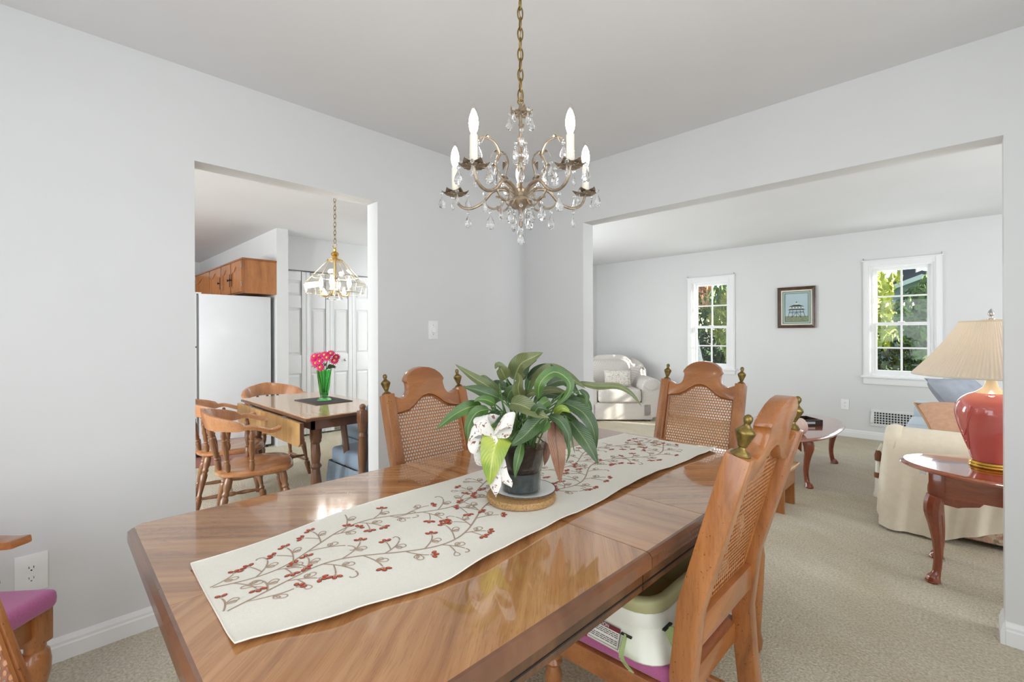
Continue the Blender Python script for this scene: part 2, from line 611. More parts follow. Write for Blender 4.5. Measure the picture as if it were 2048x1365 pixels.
def stripes(name, a, b, scale, direction='X', rough=0.9, rot=(0, 0, 0)):
    m = Mat(name)
    v = m.coords(rot=rot)
    w = m.node('TexWave', wave_type='BANDS', bands_direction=direction)
    w.inputs['Scale'].default_value = scale
    w.inputs['Distortion'].default_value = 0.4
    m.lk(v, w.inputs['Vector'])
    m.lk(m.ramp(w.outputs['Fac'], [(0.3, a), (0.6, b)]), m.p.inputs['Base Color'])
    m.set(Roughness=rough)
    m.bump(w.outputs['Fac'], 0.25, 0.004)
    return m.m
M['chair_stripe'] = stripes('armchair_ribbed_fabric', srgb(200, 193, 186), srgb(216, 210, 204), 26, 'DIAGONAL')

def blotch(name, base, stops, scale, rough=0.85, thresh=0.55, scale2=None):
    m = Mat(name)
    v = m.coords()
    n = m.noise(v, scale, 4, 0.6, 1.2)
    col = m.ramp(m.noise(v, scale2 or scale * 1.7, 3), stops)
    msk = m.ramp(n, [(thresh - 0.02, (0, 0, 0, 1)), (thresh + 0.02, (1, 1, 1, 1))])
    m.lk(m.mix(msk, base, col), m.p.inputs['Base Color'])
    m.set(Roughness=rough)
    return m.m
M['floral'] = blotch('floral_upholstery', srgb(222, 204, 180), [(0.35, srgb(196, 140, 124)), (0.5, srgb(216, 176, 152)), (0.65, srgb(158, 140, 116))], 16, thresh=0.47)
M['pillow_print'] = blotch('printed_cushion', srgb(224, 218, 208), [(0.35, srgb(196, 182, 166)), (0.65, srgb(178, 172, 170))], 34, thresh=0.55)
M['ribbon'] = blotch('printed_ribbon', srgb(232, 229, 222), [(0.3, srgb(176, 126, 60)), (0.5, srgb(150, 80, 70)), (0.62, srgb(120, 110, 90))], 62, thresh=0.6)
M['cork'] = blotch('cork', srgb(182, 142, 92), [(0.3, srgb(126, 88, 50)), (0.7, srgb(206, 170, 118))], 130, thresh=0.5)
M['china'] = plain('white_china', srgb(236, 234, 228), 0.15, var=0.01, coat=0.5)
M['gel'] = plain('grey_water_gel', srgb(122, 127, 128), 0.3, var=0.3, vscale=60)
M['soil'] = plain('dark_soil', srgb(78, 58, 48), 0.9, var=0.5, vscale=90, bump=0.6, bscale=90)
M['pot'] = glassy('clear_plastic_pot', (0.92, 0.94, 0.93, 1), 1.3, 0.04, clear=0.55)
M['stem'] = plain('leaf_stem', srgb(86, 122, 58), 0.45, var=0.2, vscale=20)

def leafmat(name, base, vein, edge, rough=0.32):
    m = Mat(name)
    v = m.coords(kind='UV')
    sep = m.node('SeparateXYZ')
    m.lk(v, sep.inputs[0])
    d = m.node('Math', operation='SUBTRACT', i_1=0.5)
    m.lk(sep.outputs['X'], d.inputs[0])
    a = m.node('Math', operation='ABSOLUTE')
    m.lk(d.outputs[0], a.inputs[0])
    c0 = m.mix(m.ramp(m.noise(m.coords(), 18, 3), [(0.35, (0, 0, 0, 1)), (0.65, (1, 1, 1, 1))]), base, edge)
    c = m.mix(m.ramp(a.outputs[0], [(0.015, (1, 1, 1, 1)), (0.05, (0, 0, 0, 1))]), c0, vein)
    m.lk(c, m.p.inputs['Base Color'])
    m.set(Roughness=rough)
    m.p.inputs['Coat Weight'].default_value = 0.25
    m.p.inputs['Coat Roughness'].default_value = 0.25
    # side veins running out and forward from the midrib
    sh = m.node('Math', operation='MULTIPLY_ADD', i_1=0.5)
    m.lk(a.outputs[0], sh.inputs[0])
    ms = m.node('Math', operation='MULTIPLY', i_1=-1.0)
    m.lk(sep.outputs['Y'], ms.inputs[0])
    m.lk(ms.outputs[0], sh.inputs[2])
    sn = m.node('Math', operation='MULTIPLY', i_1=95.0)
    m.lk(sh.outputs[0], sn.inputs[0])
    si = m.node('Math', operation='SINE')
    m.lk(sn.outputs[0], si.inputs[0])
    m.bump(si.outputs[0], 0.25, 0.002)
    return m.m
M['leaf_g'] = leafmat('leaf_green', srgb(66, 100, 46), srgb(136, 156, 84), srgb(84, 118, 54))
M['leaf_d'] = leafmat('leaf_dark', srgb(50, 76, 40), srgb(108, 128, 78), srgb(66, 92, 48))
M['leaf_o'] = leafmat('leaf_olive', srgb(112, 118, 74), srgb(150, 152, 104), srgb(92, 106, 62))
M['leaf_y'] = leafmat('leaf_yellowgreen', srgb(132, 160, 62), srgb(196, 204, 116), srgb(176, 186, 70))
M['leaf_b'] = leafmat('leaf_brown', srgb(128, 90, 66), srgb(98, 66, 48), srgb(150, 108, 82), 0.5)

M['crystal'] = glassy('crystal', (1, 1, 1, 1), 1.6, 0.0, clear=0.08)
M['candle'] = plain('candle_sleeve', srgb(240, 232, 214), 0.4, var=0.02)
M['bulb'] = emit('lit_filament', (1.0, 0.95, 0.88, 1), 40.0)
M['bulbglass'] = pane_mat('clear_bulb_glass', (0.99, 0.98, 0.96, 1))
M['bulb2'] = emit('lit_bulb_kitchen', (1.0, 0.95, 0.88, 1), 110.0)
M['lampglass'] = pane_mat('bevelled_glass', (0.96, 0.96, 0.95, 1), facing=False, gloss=0.08)
M['came'] = plain('pendant_came', srgb(196, 184, 156), 0.3, 0.6)
M['winpane'] = pane_mat('window_glass')
M['greenglass'] = glassy('green_pressed_glass', (0.30, 0.78, 0.32, 1), 1.45, 0.05, clear=0.12)
M['petal'] = plain('magenta_petal', srgb(214, 30, 106), 0.6, var=0.2, vscale=60)
M['daisy_eye'] = plain('daisy_eye', srgb(212, 190, 76), 0.8, var=0.2, vscale=200)
M['slate'] = plain('charcoal_placemat', srgb(82, 76, 76), 0.8, var=0.1, vscale=200, bump=0.3, bscale=400)
M['redvase'] = plain('rose_red_ceramic', srgb(204, 100, 92), 0.12, var=0.06, vscale=4, coat=1.0)
M['ivory'] = plain('ivory_ceramic', srgb(236, 216, 178), 0.2, var=0.02, coat=0.6)

def shade_mat():
    m = Mat('pleated_shade')
    m.set(Base_Color=srgb(248, 242, 230), Roughness=0.9)
    tl = m.node('BsdfTranslucent')
    tl.inputs['Color'].default_value = srgb(250, 240, 222)
    mx = m.node('MixShader')
    mx.inputs['Fac'].default_value = 0.45
    m.lk(m.p.outputs[0], mx.inputs[1])
    m.lk(tl.outputs[0], mx.inputs[2])
    m.lk(mx.outputs[0], m.out.inputs['Surface'])
    return m.m
M['shade'] = shade_mat()
M['boost_w'] = plain('white_booster_plastic', srgb(226, 226, 212), 0.35, var=0.015)
M['boost_g'] = plain('olive_booster_plastic', srgb(168, 164, 120), 0.4, var=0.03)
M['strap'] = stripes('green_strap', srgb(140, 156, 100), srgb(176, 190, 132), 90, 'Z')
M['maroon'] = plain('maroon_print', srgb(112, 32, 44), 0.5)
M['redplastic'] = plain('red_plastic', srgb(176, 22, 50), 0.4)
M['paper'] = plain('label_paper', srgb(232, 230, 220), 0.5, var=0.01)
M['ink'] = plain('printed_ink', srgb(60, 58, 56), 0.6)
M['pumpkin'] = plain('pale_pink_pumpkin', srgb(226, 196, 184), 0.5, var=0.05, vscale=30)
M['linoleum'] = plain('red_brown_vinyl', srgb(150, 96, 84), 0.4, var=0.12, vscale=20)
M['vent_w'] = plain('vent_enamel', srgb(226, 226, 224), 0.35, var=0.01)
M['ventdark'] = plain('vent_dark', srgb(48, 56, 58), 0.7)
M['art_sky'] = plain('print_sky', srgb(196, 212, 220), 0.5, var=0.05, vscale=5)
M['art_grass'] = plain('print_grass', srgb(140, 150, 112), 0.5, var=0.2, vscale=40)
M['art_white'] = plain('print_white', srgb(222, 226, 222), 0.5)
M['art_dark'] = plain('print_dark', srgb(52, 60, 62), 0.5)
M['mat_green'] = plain('mount_pale_green', srgb(182, 200, 190), 0.7, var=0.02)
M['mat_dark'] = plain('mount_dark_green', srgb(50, 72, 66), 0.6)
M['mat_cream'] = plain('mount_cream', srgb(228, 222, 206), 0.7, var=0.02)
# outdoors
M['lawn'] = plain('lawn', srgb(104, 140, 66), 0.95, var=0.3, vscale=3, bump=0.5, bscale=30)
M['asphalt'] = plain('driveway_grey', srgb(120, 120, 122), 0.9, var=0.15, vscale=6)
M['siding'] = plain('grey_blue_siding', srgb(150, 164, 176), 0.7, var=0.03)
M['roof_out'] = plain('grey_shingle', srgb(84, 84, 90), 0.8, var=0.2, vscale=12)
M['bark'] = plain('bark', srgb(84, 70, 58), 0.95, var=0.4, vscale=14, bump=0.6, bscale=24)
M['bark_pale'] = plain('pale_bark', srgb(190, 188, 182), 0.9, var=0.3, vscale=10)
M['fol_a'] = plain('foliage_yellow_green', srgb(186, 192, 96), 0.7, var=0.4, vscale=5)
M['fol_b'] = plain('foliage_green', srgb(122, 146, 78), 0.7, var=0.4, vscale=5)
M['fol_c'] = plain('foliage_autumn', srgb(190, 146, 104), 0.7, var=0.4, vscale=4)
M['fol_d'] = plain('foliage_deep', srgb(80, 98, 62), 0.75, var=0.4, vscale=5)

# ================================================================== THE SETTING
XL, YR, YF, H = -2.486, 2.70, 6.82, 2.44
struct('floor', MB().box((-9.2, -2.7, -0.12), (3.45, 6.96, 0.0)), M['carpet'])
struct('ceiling', MB().box((-9.2, -2.7, H), (3.45, 6.96, H + 0.1)), M['ceil'])

def wall_mesh(axis, a0, a1, t0, t1, holes, z1=H):
    """wall along axis ('x' or 'y') from a0..a1, thickness t0..t1, holes = (h0,h1,z0,z1)"""
    mb = MB()
    def seg(p, q, zl, zh):
        if q - p < 1e-4 or zh - zl < 1e-4:
            return
        mb.box((p, t0, zl), (q, t1, zh)) if axis == 'x' else mb.box((t0, p, zl), (t1, q, zh))
    cur = a0
    for h0, h1, zl, zh in sorted(holes):
        seg(cur, h0, 0, z1)
        seg(h0, h1, 0, zl)
        seg(h0, h1, zh, z1)
        cur = h1
    seg(cur, a1, 0, z1)
    return mb
DW = (0.498, 1.408)
OP = (-1.938, 0.105)
struct('wall_left', wall_mesh('y', -1.2, YR, XL - 0.12, XL, [(DW[0], DW[1], 0, 2.03)]), M['wall'], smooth=0)
struct('wall_right', wall_mesh('x', -4.73, 3.3, YR, YR + 0.12, [(OP[0], OP[1], 0, 2.03)]), M['wall'], smooth=0)
struct('wall_back', wall_mesh('x', XL - 0.12, 1.0, -1.2, -1.08, [(-1.55, 0.45, 0.0, 2.1)]), M['wall'], smooth=0)
struct('wall_near', wall_mesh('y', -1.08, YR, 0.9, 1.0, [(-0.4, 1.6, 0.7, 2.2)]), M['wall'], smooth=0)
W1 = (-2.925, -2.38, 0.745, 1.995)
W2 = (-0.815, -0.252, 0.745, 2.015)
struct('wall_far', wall_mesh('x', -4.73, 3.45, YF, YF + 0.085, [W1, W2]), M['wall'], smooth=0)
struct('wall_living_end', wall_mesh('y', YR + 0.12, YF, -4.73, -4.61, [(3.1, 4.1, 0, 2.1)]), M['wall'], smooth=0)  # door-sized opening added for the living room fill lamp
struct('wall_living_front', wall_mesh('y', YR + 0.12, YF, 3.3, 3.45, [(3.2, 5.6, 0.55, 2.25)]), M['wall'], smooth=0)
struct('wall_cabinet', wall_mesh('x', -9.0, -5.5, 1.87, 1.995, []), M['wall'], smooth=0)
struct('wall_closet', wall_mesh('y', 1.995, 4.3, -5.92, -5.8, [(2.02, 3.22, 0, 2.035)]), M['wall'], smooth=0)
struct('wall_hall', wall_mesh('x', -5.8, -4.73, 4.2, 4.3, []), M['wall'], smooth=0)
struct('wall_closet_back', wall_mesh('y', 1.995, 4.3, -6.6, -6.5, []), M['wall'], smooth=0)
struct('wall_kitchen_end', wall_mesh('y', -2.7, 1.87, -9.1, -9.0, []), M['wall'], smooth=0)
struct('wall_kitchen_front', wall_mesh('x', -9.1, XL - 0.12, -2.7, -2.58, [(-6.2, -3.0, 0.75, 2.25)]), M['wall'], smooth=0)
struct('wall_kitchen_side', wall_mesh('y', -2.58, -1.2, XL - 0.12, XL, []), M['wall'], smooth=0)

def baseboard(name, axis, a0, a1, t, sgn):
    prof = [(0, 0), (0.014, 0), (0.014, 0.056), (0.010, 0.062), (0.010, 0.072), (0.004, 0.088), (0, 0.09)]
    mb = MB()
    n = len(prof)
    vs = []
    for a in (a0, a1):
        for (d, z) in prof:
            vs.append((a, t + sgn * d, z) if axis == 'x' else (t + sgn * d, a, z))
    mb.add(vs, [list(range(n)), list(range(n, 2 * n))[::-1]] + [(i, (i + 1) % n, n + (i + 1) % n, n + i) for i in range(n)])
    return struct(name, mb, M['trim'], smooth=0)
baseboard('baseboard_left', 'y', -1.08, DW[0], XL, 1)
baseboard('baseboard_left_beyond_doorway', 'y', DW[1], YR, XL, 1)
baseboard('baseboard_right_corner', 'x', XL, OP[0], YR, -1)
baseboard('baseboard_right', 'x', OP[1] + 0.0005, 0.9, YR, -1)
baseboard('baseboard_right_jamb', 'y', YR - 0.014, YR + 0.12, OP[1], -1)
baseboard('baseboard_right_jamb_inner', 'y', YR, YR + 0.12, OP[0], 1)
baseboard('baseboard_far', 'x', -4.61, 3.3, YF, -1)
baseboard('baseboard_living_end', 'y', 4.1, YF, -4.61, 1)

# ---- double-hung windows
def make_window(name, hole, n, apron, label):
    x0, x1, z0, z1 = hole
    o = bpy.data.objects.new(name, None)
    COL.objects.link(o)
    o['kind'] = 'structure'
    o['label'] = label
    cw = 0.062
    yc = YF
    c = MB()
    for (lo, hi) in (((x0 - cw, z0 - 0.0), (x0, z1 + cw)), ((x1, z0), (x1 + cw, z1 + cw)), ((x0, z1), (x1, z1 + cw))):
        c.box((lo[0], yc - 0.018, lo[1]), (hi[0], yc, hi[1]))
        c.box((lo[0] + 0.012, yc - 0.024, lo[1]), (hi[0] - 0.012, yc - 0.018, hi[1] - (0.012 if lo[1] == z1 else 0)))
    c.box((x0 - cw - 0.012, yc - 0.032, z1 + cw), (x1 + cw + 0.012, yc, z1 + cw + 0.012))
    c.build('window_casing', M['trim'], o, smooth=0)
    # reveal lining
    r = MB()
    y2 = YF + 0.08
    r.box((x0, yc, z0), (x0 + 0.016, y2, z1)).box((x1 - 0.016, yc, z0), (x1, y2, z1))
    r.box((x0 + 0.016, yc, z1 - 0.016), (x1 - 0.016, y2, z1)).box((x0 + 0.016, yc, z0), (x1 - 0.016, y2, z0 + 0.02))
    # stops
    r.box((x0 + 0.016, yc + 0.004, z0 + 0.02), (x0 + 0.028, yc + 0.016, z1 - 0.016)).box((x1 - 0.028, yc + 0.004, z0 + 0.02), (x1 - 0.016, yc + 0.016, z1 - 0.016))
    r.build('window_jamb', M['trim'], o, smooth=0)
    MB().box((x0 - cw - 0.02, yc - 0.05, z0 - 0.022), (x1 + cw + 0.02, yc + 0.03, z0)).build('window_stool', M['trim'], o, bevel=0.005)
    MB().box((x0 - cw, yc - 0.02, z0 - 0.022 - apron), (x1 + cw, yc, z0 - 0.022)).build('window_apron', M['trim'], o, bevel=0.004)
    zi0, zi1 = z0 + 0.02, z1 - 0.016
    zm = z0 + (z1 - z0) * 0.475
    xi0, xi1 = x0 + 0.028, x1 - 0.028
    for k, (za, zb, ys, st) in enumerate(((zi0, zm + 0.018, yc + 0.018, 0.036), (zm - 0.018, zi1, yc + 0.044, 0.036))):
        sm = MB()
        yb = ys + 0.024
        bt = 0.048 if k == 0 else 0.036
        tp = 0.036
        sm.box((xi0, ys, za), (xi0 + st, yb, zb)).box((xi1 - st, ys, za), (xi1, yb, zb))
        sm.box((xi0 + st, ys, za), (xi1 - st, yb, za + bt)).box((xi0 + st, ys, zb - tp), (xi1 - st, yb, zb))
        s = sm.build('window_sash', M['trim'], o, smooth=0)
        gx0, gx1, gz0, gz1 = xi0 + st, xi1 - st, za + bt, zb - tp
        xm, zmm = (gx0 + gx1) / 2, (gz0 + gz1) / 2
        MB().box((xm - 0.009, ys + 0.006, gz0), (xm + 0.009, yb - 0.006, gz1)).build('muntin', M['trim'], s, smooth=0)
        MB().box((gx0, ys + 0.008, zmm - 0.009), (gx1, yb - 0.008, zmm + 0.009)).build('muntin', M['trim'], s, smooth=0)
        for (a, b) in ((gx0, xm - 0.009), (xm + 0.009, gx1)):
            for (e, f) in ((gz0, zmm - 0.009), (zmm + 0.009, gz1)):
                MB().box((a, ys + 0.010, e), (b, ys + 0.013, f)).build('pane', M['winpane'], s, smooth=0)
        if k == 0:
            MB().box((xm - 0.03, ys - 0.012, zb - 0.012), (xm + 0.03, ys + 0.02, zb + 0.008)).build('sash_lock', M['trim'], s, bevel=0.004)
    for xx in (x0 - cw + 0.005, x1 + cw - 0.005):
        MB().tube([(xx, yc, z1 + cw + 0.022), (xx, yc - 0.02, z1 + cw + 0.026), (xx, yc - 0.03, z1 + cw + 0.04)], 0.003, 6).build('curtain_hook', M['steel'], o)
    return o
make_window('window_1', W1, 1, 0.055, 'narrow white double-hung window left of the framed print')
make_window('window_2', W2, 2, 0.075, 'white double-hung window between the framed print and the lamp')

w3 = bpy.data.objects.new('added_window_3', None)  # unseen window added behind the fill lamp; opaque blind keeps the sun out
COL.objects.link(w3)
w3['kind'] = 'structure'
MB().box((3.34, 3.2, 0.55), (3.36, 5.6, 2.25)).build('added_blind', M['trim'], w3, smooth=0)
for _y in (3.2, 4.37, 5.54):
    MB().box((3.36, _y, 0.55), (3.42, _y + 0.06, 2.25)).build('window_sash', M['trim'], w3, smooth=0)
w4 = bpy.data.objects.new('added_window_4', None)  # unseen kitchen window, added as backing for the fill lamp
COL.objects.link(w4)
w4['kind'] = 'structure'
MB().box((-6.2, -2.64, 0.75), (-3.0, -2.62, 2.25)).build('added_blind', M['trim'], w4, smooth=0)
for _x in (-6.2, -4.63, -3.06):
    MB().box((_x, -2.70, 0.75), (_x + 0.06, -2.64, 2.25)).build('window_sash', M['trim'], w4, smooth=0)

for _n, _lo, _hi in (('added_window_5', (0.94, -0.4, 0.7), (0.96, 1.6, 2.2)), ('added_window_6', (-1.55, -1.16, 0.0), (0.45, -1.14, 2.1))):  # unseen openings added behind the dining fill lamps, closed against the sun
    w5 = bpy.data.objects.new(_n, None)
    COL.objects.link(w5)
    w5['kind'] = 'structure'
    MB().box(_lo, _hi).build('added_blind', M['trim'], w5, smooth=0)

# ---- bifold closet doors in the breakfast area
def make_bifold(i, y0, y1, knob):
    o = bpy.data.objects.new('door_%d' % (i + 1), None)
    COL.objects.link(o)
    o['kind'] = 'structure'
    o['label'] = ['narrow white bifold closet leaf nearest the refrigerator', 'white bifold closet leaf behind the pink flowers',
                  'white bifold closet leaf with the round knob', 'white bifold closet leaf beside the doorway jamb'][i]
    xf, xb = -5.82, -5.855
    zt = 2.02
    b = MB()
    st = 0.055
    rails = [(0.02, 0.20), (0.775, 1.0), (1.575, 1.725), (1.91, zt)]
    b.box((xb, y0, 0.02), (xf, y0 + st, zt)).box((xb, y1 - st, 0.02), (xf, y1, zt))
    for a, c in rails:
        b.box((xb, y0 + st, a), (xf, y1 - st, c))
    b.build('door_frame', M['door'], o, bevel=0.004)
    for a, c in ((0.20, 0.775), (1.0, 1.575), (1.725, 1.91)):
        pm = MB()
        ya, yb = y0 + st, y1 - st
        pm.box((xb + 0.006, ya, a), (xf - 0.016, yb, c))
        q = [(xf - 0.016, 0.016), (xf - 0.003, 0.036)]
        vs = []
        for x, d in q:
            vs += [(x, ya + d, a + d), (x, yb - d, a + d), (x, yb - d, c - d), (x, ya + d, c - d)]
        pm.add(vs, [(4, 5, 6, 7), (0, 1, 5, 4), (1, 2, 6, 5), (2, 3, 7, 6), (3, 0, 4, 7)])
        pm.build('panel', M['door'], o, smooth=0)
    if knob:
        MB().lathe([(0.006, 0), (0.006, 0.015), (0.016, 0.02), (0.018, 0.03), (0.0, 0.036)], 12,
                   Matrix.Translation((xf, y1 - 0.11, 0.92)) @ Matrix.Rotation(pi / 2, 4, 'Y')).build('knob', M['steel'], o)
    return o
for i in range(4):
    make_bifold(i, 2.022 + 0.2995 * i, 2.022 + 0.2995 * i + 0.2965, i == 2)
struct('trim_1', MB().box((-5.85, 2.02, 2.026), (-5.812, 3.22, 2.035)), M['gasket'], smooth=0)
struct('trim_2', MB().box((-9.0, -0.6, 0.0), (-5.15, 1.62, 0.006)), M['linoleum'], smooth=0)

# ================================================================== OUTDOORS
def lawn():
    o = MB().surf(lambda u, v: (-40 + 60 * u, 7.0 + 50 * v, -0.45 + 0.06 * sin(u * 30) * sin(v * 17)), 30, 20).build('ground_lawn', M['lawn'])
    o['kind'] = 'structure'
lawn()
struct('ground_driveway', MB().box((-18, 13.0, -0.5), (-5.8, 16.0, -0.33)), M['asphalt'], smooth=0)

def tree(label, loc, trunk_h, crown, mat, bark, n, seed, size=0.3, cz=None, name='tree', group=None):
    rnd = random.Random(seed)
    t = thing(name, label, 'tree' if name == 'tree' else 'hedge', loc)
    if trunk_h:
        tb = MB()
        pts = crom([(0, 0, -0.2), (0.08, 0.03, trunk_h * 0.5), (-0.05, 0.1, trunk_h)], 4)
        tb.tube(pts, [0.2 - 0.012 * i for i in range(len(pts))], 8)
        for k in range(6):
            a = rnd.uniform(0, 2 * pi)
            z = trunk_h * rnd.uniform(0.55, 1.0)
            q = Vector((cos(a) * crown[0] * 0.6, sin(a) * crown[1] * 0.6, z + crown[2] * 0.5))
            tb.tube([(0, 0.05, z), q * 0.5 + Vector((0, 0, z * 0.5)), q], [0.08, 0.055, 0.025], 6)
        tb.build('trunk', bark, t)
    fo = MB()
    zc = cz if cz is not None else trunk_h + crown[2] * 0.55
    for k in range(n):
        while True:
            p = Vector((rnd.uniform(-1, 1), rnd.uniform(-1, 1), rnd.uniform(-1, 1)))
            if 0.35 < p.length < 1:
                break
        lump = 1 + 0.22 * sin(5 * p.x + seed) * cos(4 * p.z + seed)
        c = Vector((p.x * crown[0] * lump, p.y * crown[1] * lump, zc + p.z * crown[2] * lump))
        R = Euler((rnd.uniform(0, 6.3), rnd.uniform(0, 6.3), rnd.uniform(0, 6.3))).to_matrix()
        s = size * rnd.uniform(0.6, 1.2)
        pts = [(-0.5, 0, 0), (-0.15, 0.22, 0.06), (0.25, 0.2, 0.04), (0.55, 0, -0.08), (0.25, -0.2, 0.04), (-0.15, -0.22, 0.06)]
        fo.add([c + R @ (Vector(q) * s) for q in pts], [(0, 1, 2, 3), (0, 3, 4, 5)])
    f = fo.build('foliage', mat, t, smooth=0)
    f['kind'] = 'stuff'
    if group:
        t['group'] = group
    return t
tree('yellow-green leafy tree outside the window beside the lamp', (-3.3, 20.5, -0.45), 1.6, (1.9, 1.7, 2.1), M['fol_a'], M['bark'], 2600, 3, 0.34)
tree('tall green tree right of the grey house outside', (-0.55, 17.2, -0.45), 1.2, (0.9, 1.2, 1.25), M['fol_b'], M['bark'], 2000, 5, 0.26, cz=2.0)
tree('dark tall tree behind the grey house roof', (-8.5, 46.0, -0.45), 7.0, (2.6, 2.5, 4.5), M['fol_d'], M['bark'], 2200, 6, 0.55)
tree('autumn-coloured tree outside the window left of the print', (-9.0, 18.6, -0.45), 2.2, (1.7, 1.7, 2.5), M['fol_c'], M['bark_pale'], 2600, 8, 0.34)
tree('green tree filling the lower right of the window left of the print', (-6.9, 22.2, -0.45), 0.9, (1.5, 1.5, 2.2), M['fol_a'], M['bark'], 2400, 9, 0.32)
tree('deep green tree behind the autumn-coloured one', (-11.5, 27.0, -0.45), 3.0, (4.5, 2.5, 5.0), M['fol_b'], M['bark'], 3000, 10, 0.55)
tree('clipped dark hedge across the lawn', (-2.4, 24.0, -0.45), 0, (2.6, 0.9, 1.1), M['fol_d'], M['bark'], 2600, 11, 0.26, cz=0.75, name='hedge')
tree('shaded hedge beyond the driveway', (-10.5, 25.2, -0.45), 0, (4.2, 0.9, 1.1), M['fol_d'], M['bark'], 2600, 12, 0.3, cz=0.8, name='hedge')

def house():
    t = thing('house', 'grey-blue house with a gable roof across the lawn', 'house', (-1.7, 33, -0.45))
    MB().prism([(-4.2, 0), (4.2, 0), (4.2, 3.0), (0, 4.7), (-4.2, 3.0)], 0, 7, 'xz').build('wall', M['siding'], t, smooth=0)
    for s in (-1, 1):
        MB().prism([(s * 4.7, 2.85), (0, 4.75), (0, 5.0), (s * 4.85, 3.02)], -0.4, 7.3, 'xz').build('roof', M['roof_out'], t, smooth=0)
    for s in (-1, 1):
        MB().prism([(s * 4.7, 2.65), (0, 4.55), (0, 4.8), (s * 4.7, 2.9)], -0.46, -0.4, 'xz').build('bargeboard', M['trim'], t, smooth=0)
    for x in (-2.4, -0.4, 1.6):
        w = MB().box((x, -0.05, 1.2), (x + 0.9, 0.0, 2.7)).build('window', M['trim'], t, smooth=0)
        MB().box((x + 0.1, -0.06, 1.3), (x + 0.8, -0.05, 2.6)).build('pane', M['ventdark'], w, smooth=0)
    MB().box((-1.2, 2.0, 3.5), (-0.4, 2.9, 6.6)).build('chimney', M['roof_out'], t, smooth=0)
house()
# ================================================================== DINING TABLE
TZ = 0.74
TX0, TX1, TY0, TY1 = -1.575, -0.512, 0.155, 2.10
tcx, tcy = (TX0 + TX1) / 2, (TY0 + TY1) / 2
tw, tl = (TX1 - TX0) / 2, (TY1 - TY0) / 2
table = thing('dining_table', 'long polished dining table with a runner and centre leaf', 'table', (tcx, tcy, 0), radians(-0.8))
def corner_poly(w, l, ch):
    return [(-w + ch, -l), (w - ch, -l), (w, -l + ch), (w, l - ch), (w - ch, l), (-w + ch, l), (-w, l - ch), (-w, -l + ch)]
J1, J2 = 0.986 - tcy, 1.296 - tcy
e = 0.015
g = 0.0012
def top_piece(name, ya, yb, mat, near, far, side=0):
    w = tw - e
    xa, xb = (-w, w) if side == 0 else ((-w, -0.0004) if side < 0 else (0.0004, w))
    c = 0.015
    p = []
    def corner(x, y, cut):
        if not cut:
            p.append((x, y))
        else:
            sx, sy = (1 if x < 0 else -1), (1 if y < 0 else -1)
            q = [(x + sx * c, y), (x, y + sy * c)]
            p.extend(q if sx * sy < 0 else q[::-1])
    y0_, y1_ = (ya + e if near else ya + g), (yb - e if far else yb - g)
    corner(xa, y0_, near and side <= 0)
    corner(xb, y0_, near and side >= 0)
    corner(xb, y1_, far and side >= 0)
    corner(xa, y1_, far and side <= 0)
    return MB().prism(p, TZ - 0.022, TZ, 'xy').build(name, mat, table, smooth=0)
# veneered field: each end in two book-matched halves, with a leaf between
top_piece('tabletop_half', -tl, J1, M['veneer_left'], True, False, -1)
top_piece('tabletop_half', -tl, J1, M['veneer_right'], True, False, 1)
top_piece('tabletop_leaf', J1, J2, M['veneer_cross'], False, False)
top_piece('tabletop_half', J2, tl, M['veneer_far_left'], False, True, -1)
top_piece('tabletop_half', J2, tl, M['veneer_far_right'], False, True, 1)
def edge_ring(ya, yb, near, far):
    """bevelled moulding round the veneered field for one section of the top"""
    mb = MB()
    prof = [(-e, TZ), (-0.009, TZ - 0.001), (0.0, TZ - 0.009), (0.0, TZ - 0.034), (-0.012, TZ - 0.044), (-e, TZ - 0.044)]
    c = 0.03
    if near:
        path = [(-tw, yb - g), (-tw, -tl + c), (-tw + c, -tl), (tw - c, -tl), (tw, -tl + c), (tw, yb - g)]
    elif far:
        path = [(tw, ya + g), (tw, tl - c), (tw - c, tl), (-tw + c, tl), (-tw, tl - c), (-tw, ya + g)]
    paths = [path] if (near or far) else [[(-tw, yb - g), (-tw, ya + g)], [(tw, ya + g), (tw, yb - g)]]
    for path in paths:
        mb = MB()
        n = len(path)
        rings = []
        for i, (x, y) in enumerate(path):
            d = Vector((0, 0))
            for a, b in ((i - 1, i), (i, i + 1)):
                if 0 <= a and b < n:
                    t = Vector(path[b]) - Vector(path[a])
                    t.normalize()
                    d += Vector((t.y, -t.x))
            d.normalize()
            k = 1.0
            if 0 < i < n - 1:
                t0 = (Vector(path[i]) - Vector(path[i - 1])).normalized()
                k = 1 / max(0.5, abs(Vector((t0.y, -t0.x)).dot(d)))
            rings.append([(x + d.x * o * k, y + d.y * o * k, z) for o, z in prof])
        m = len(prof)
        vs = [p for r in rings for p in r]
        fs = [(i * m + j, i * m + (j + 1) % m, (i + 1) * m + (j + 1) % m, (i + 1) * m + j) for i in range(n - 1) for j in range(m)]
        fs += [list(range(m))[::-1], [(n - 1) * m + j for j in range(m)]]
        mb.add(vs, fs)
        mb.build('edge_moulding', M['edge'], table, smooth=0)
edge_ring(-tl, J1, True, False)
edge_ring(J1, J2, False, False)
edge_ring(J2, tl, False, True)
aw, al = tw - 0.035, tl - 0.06
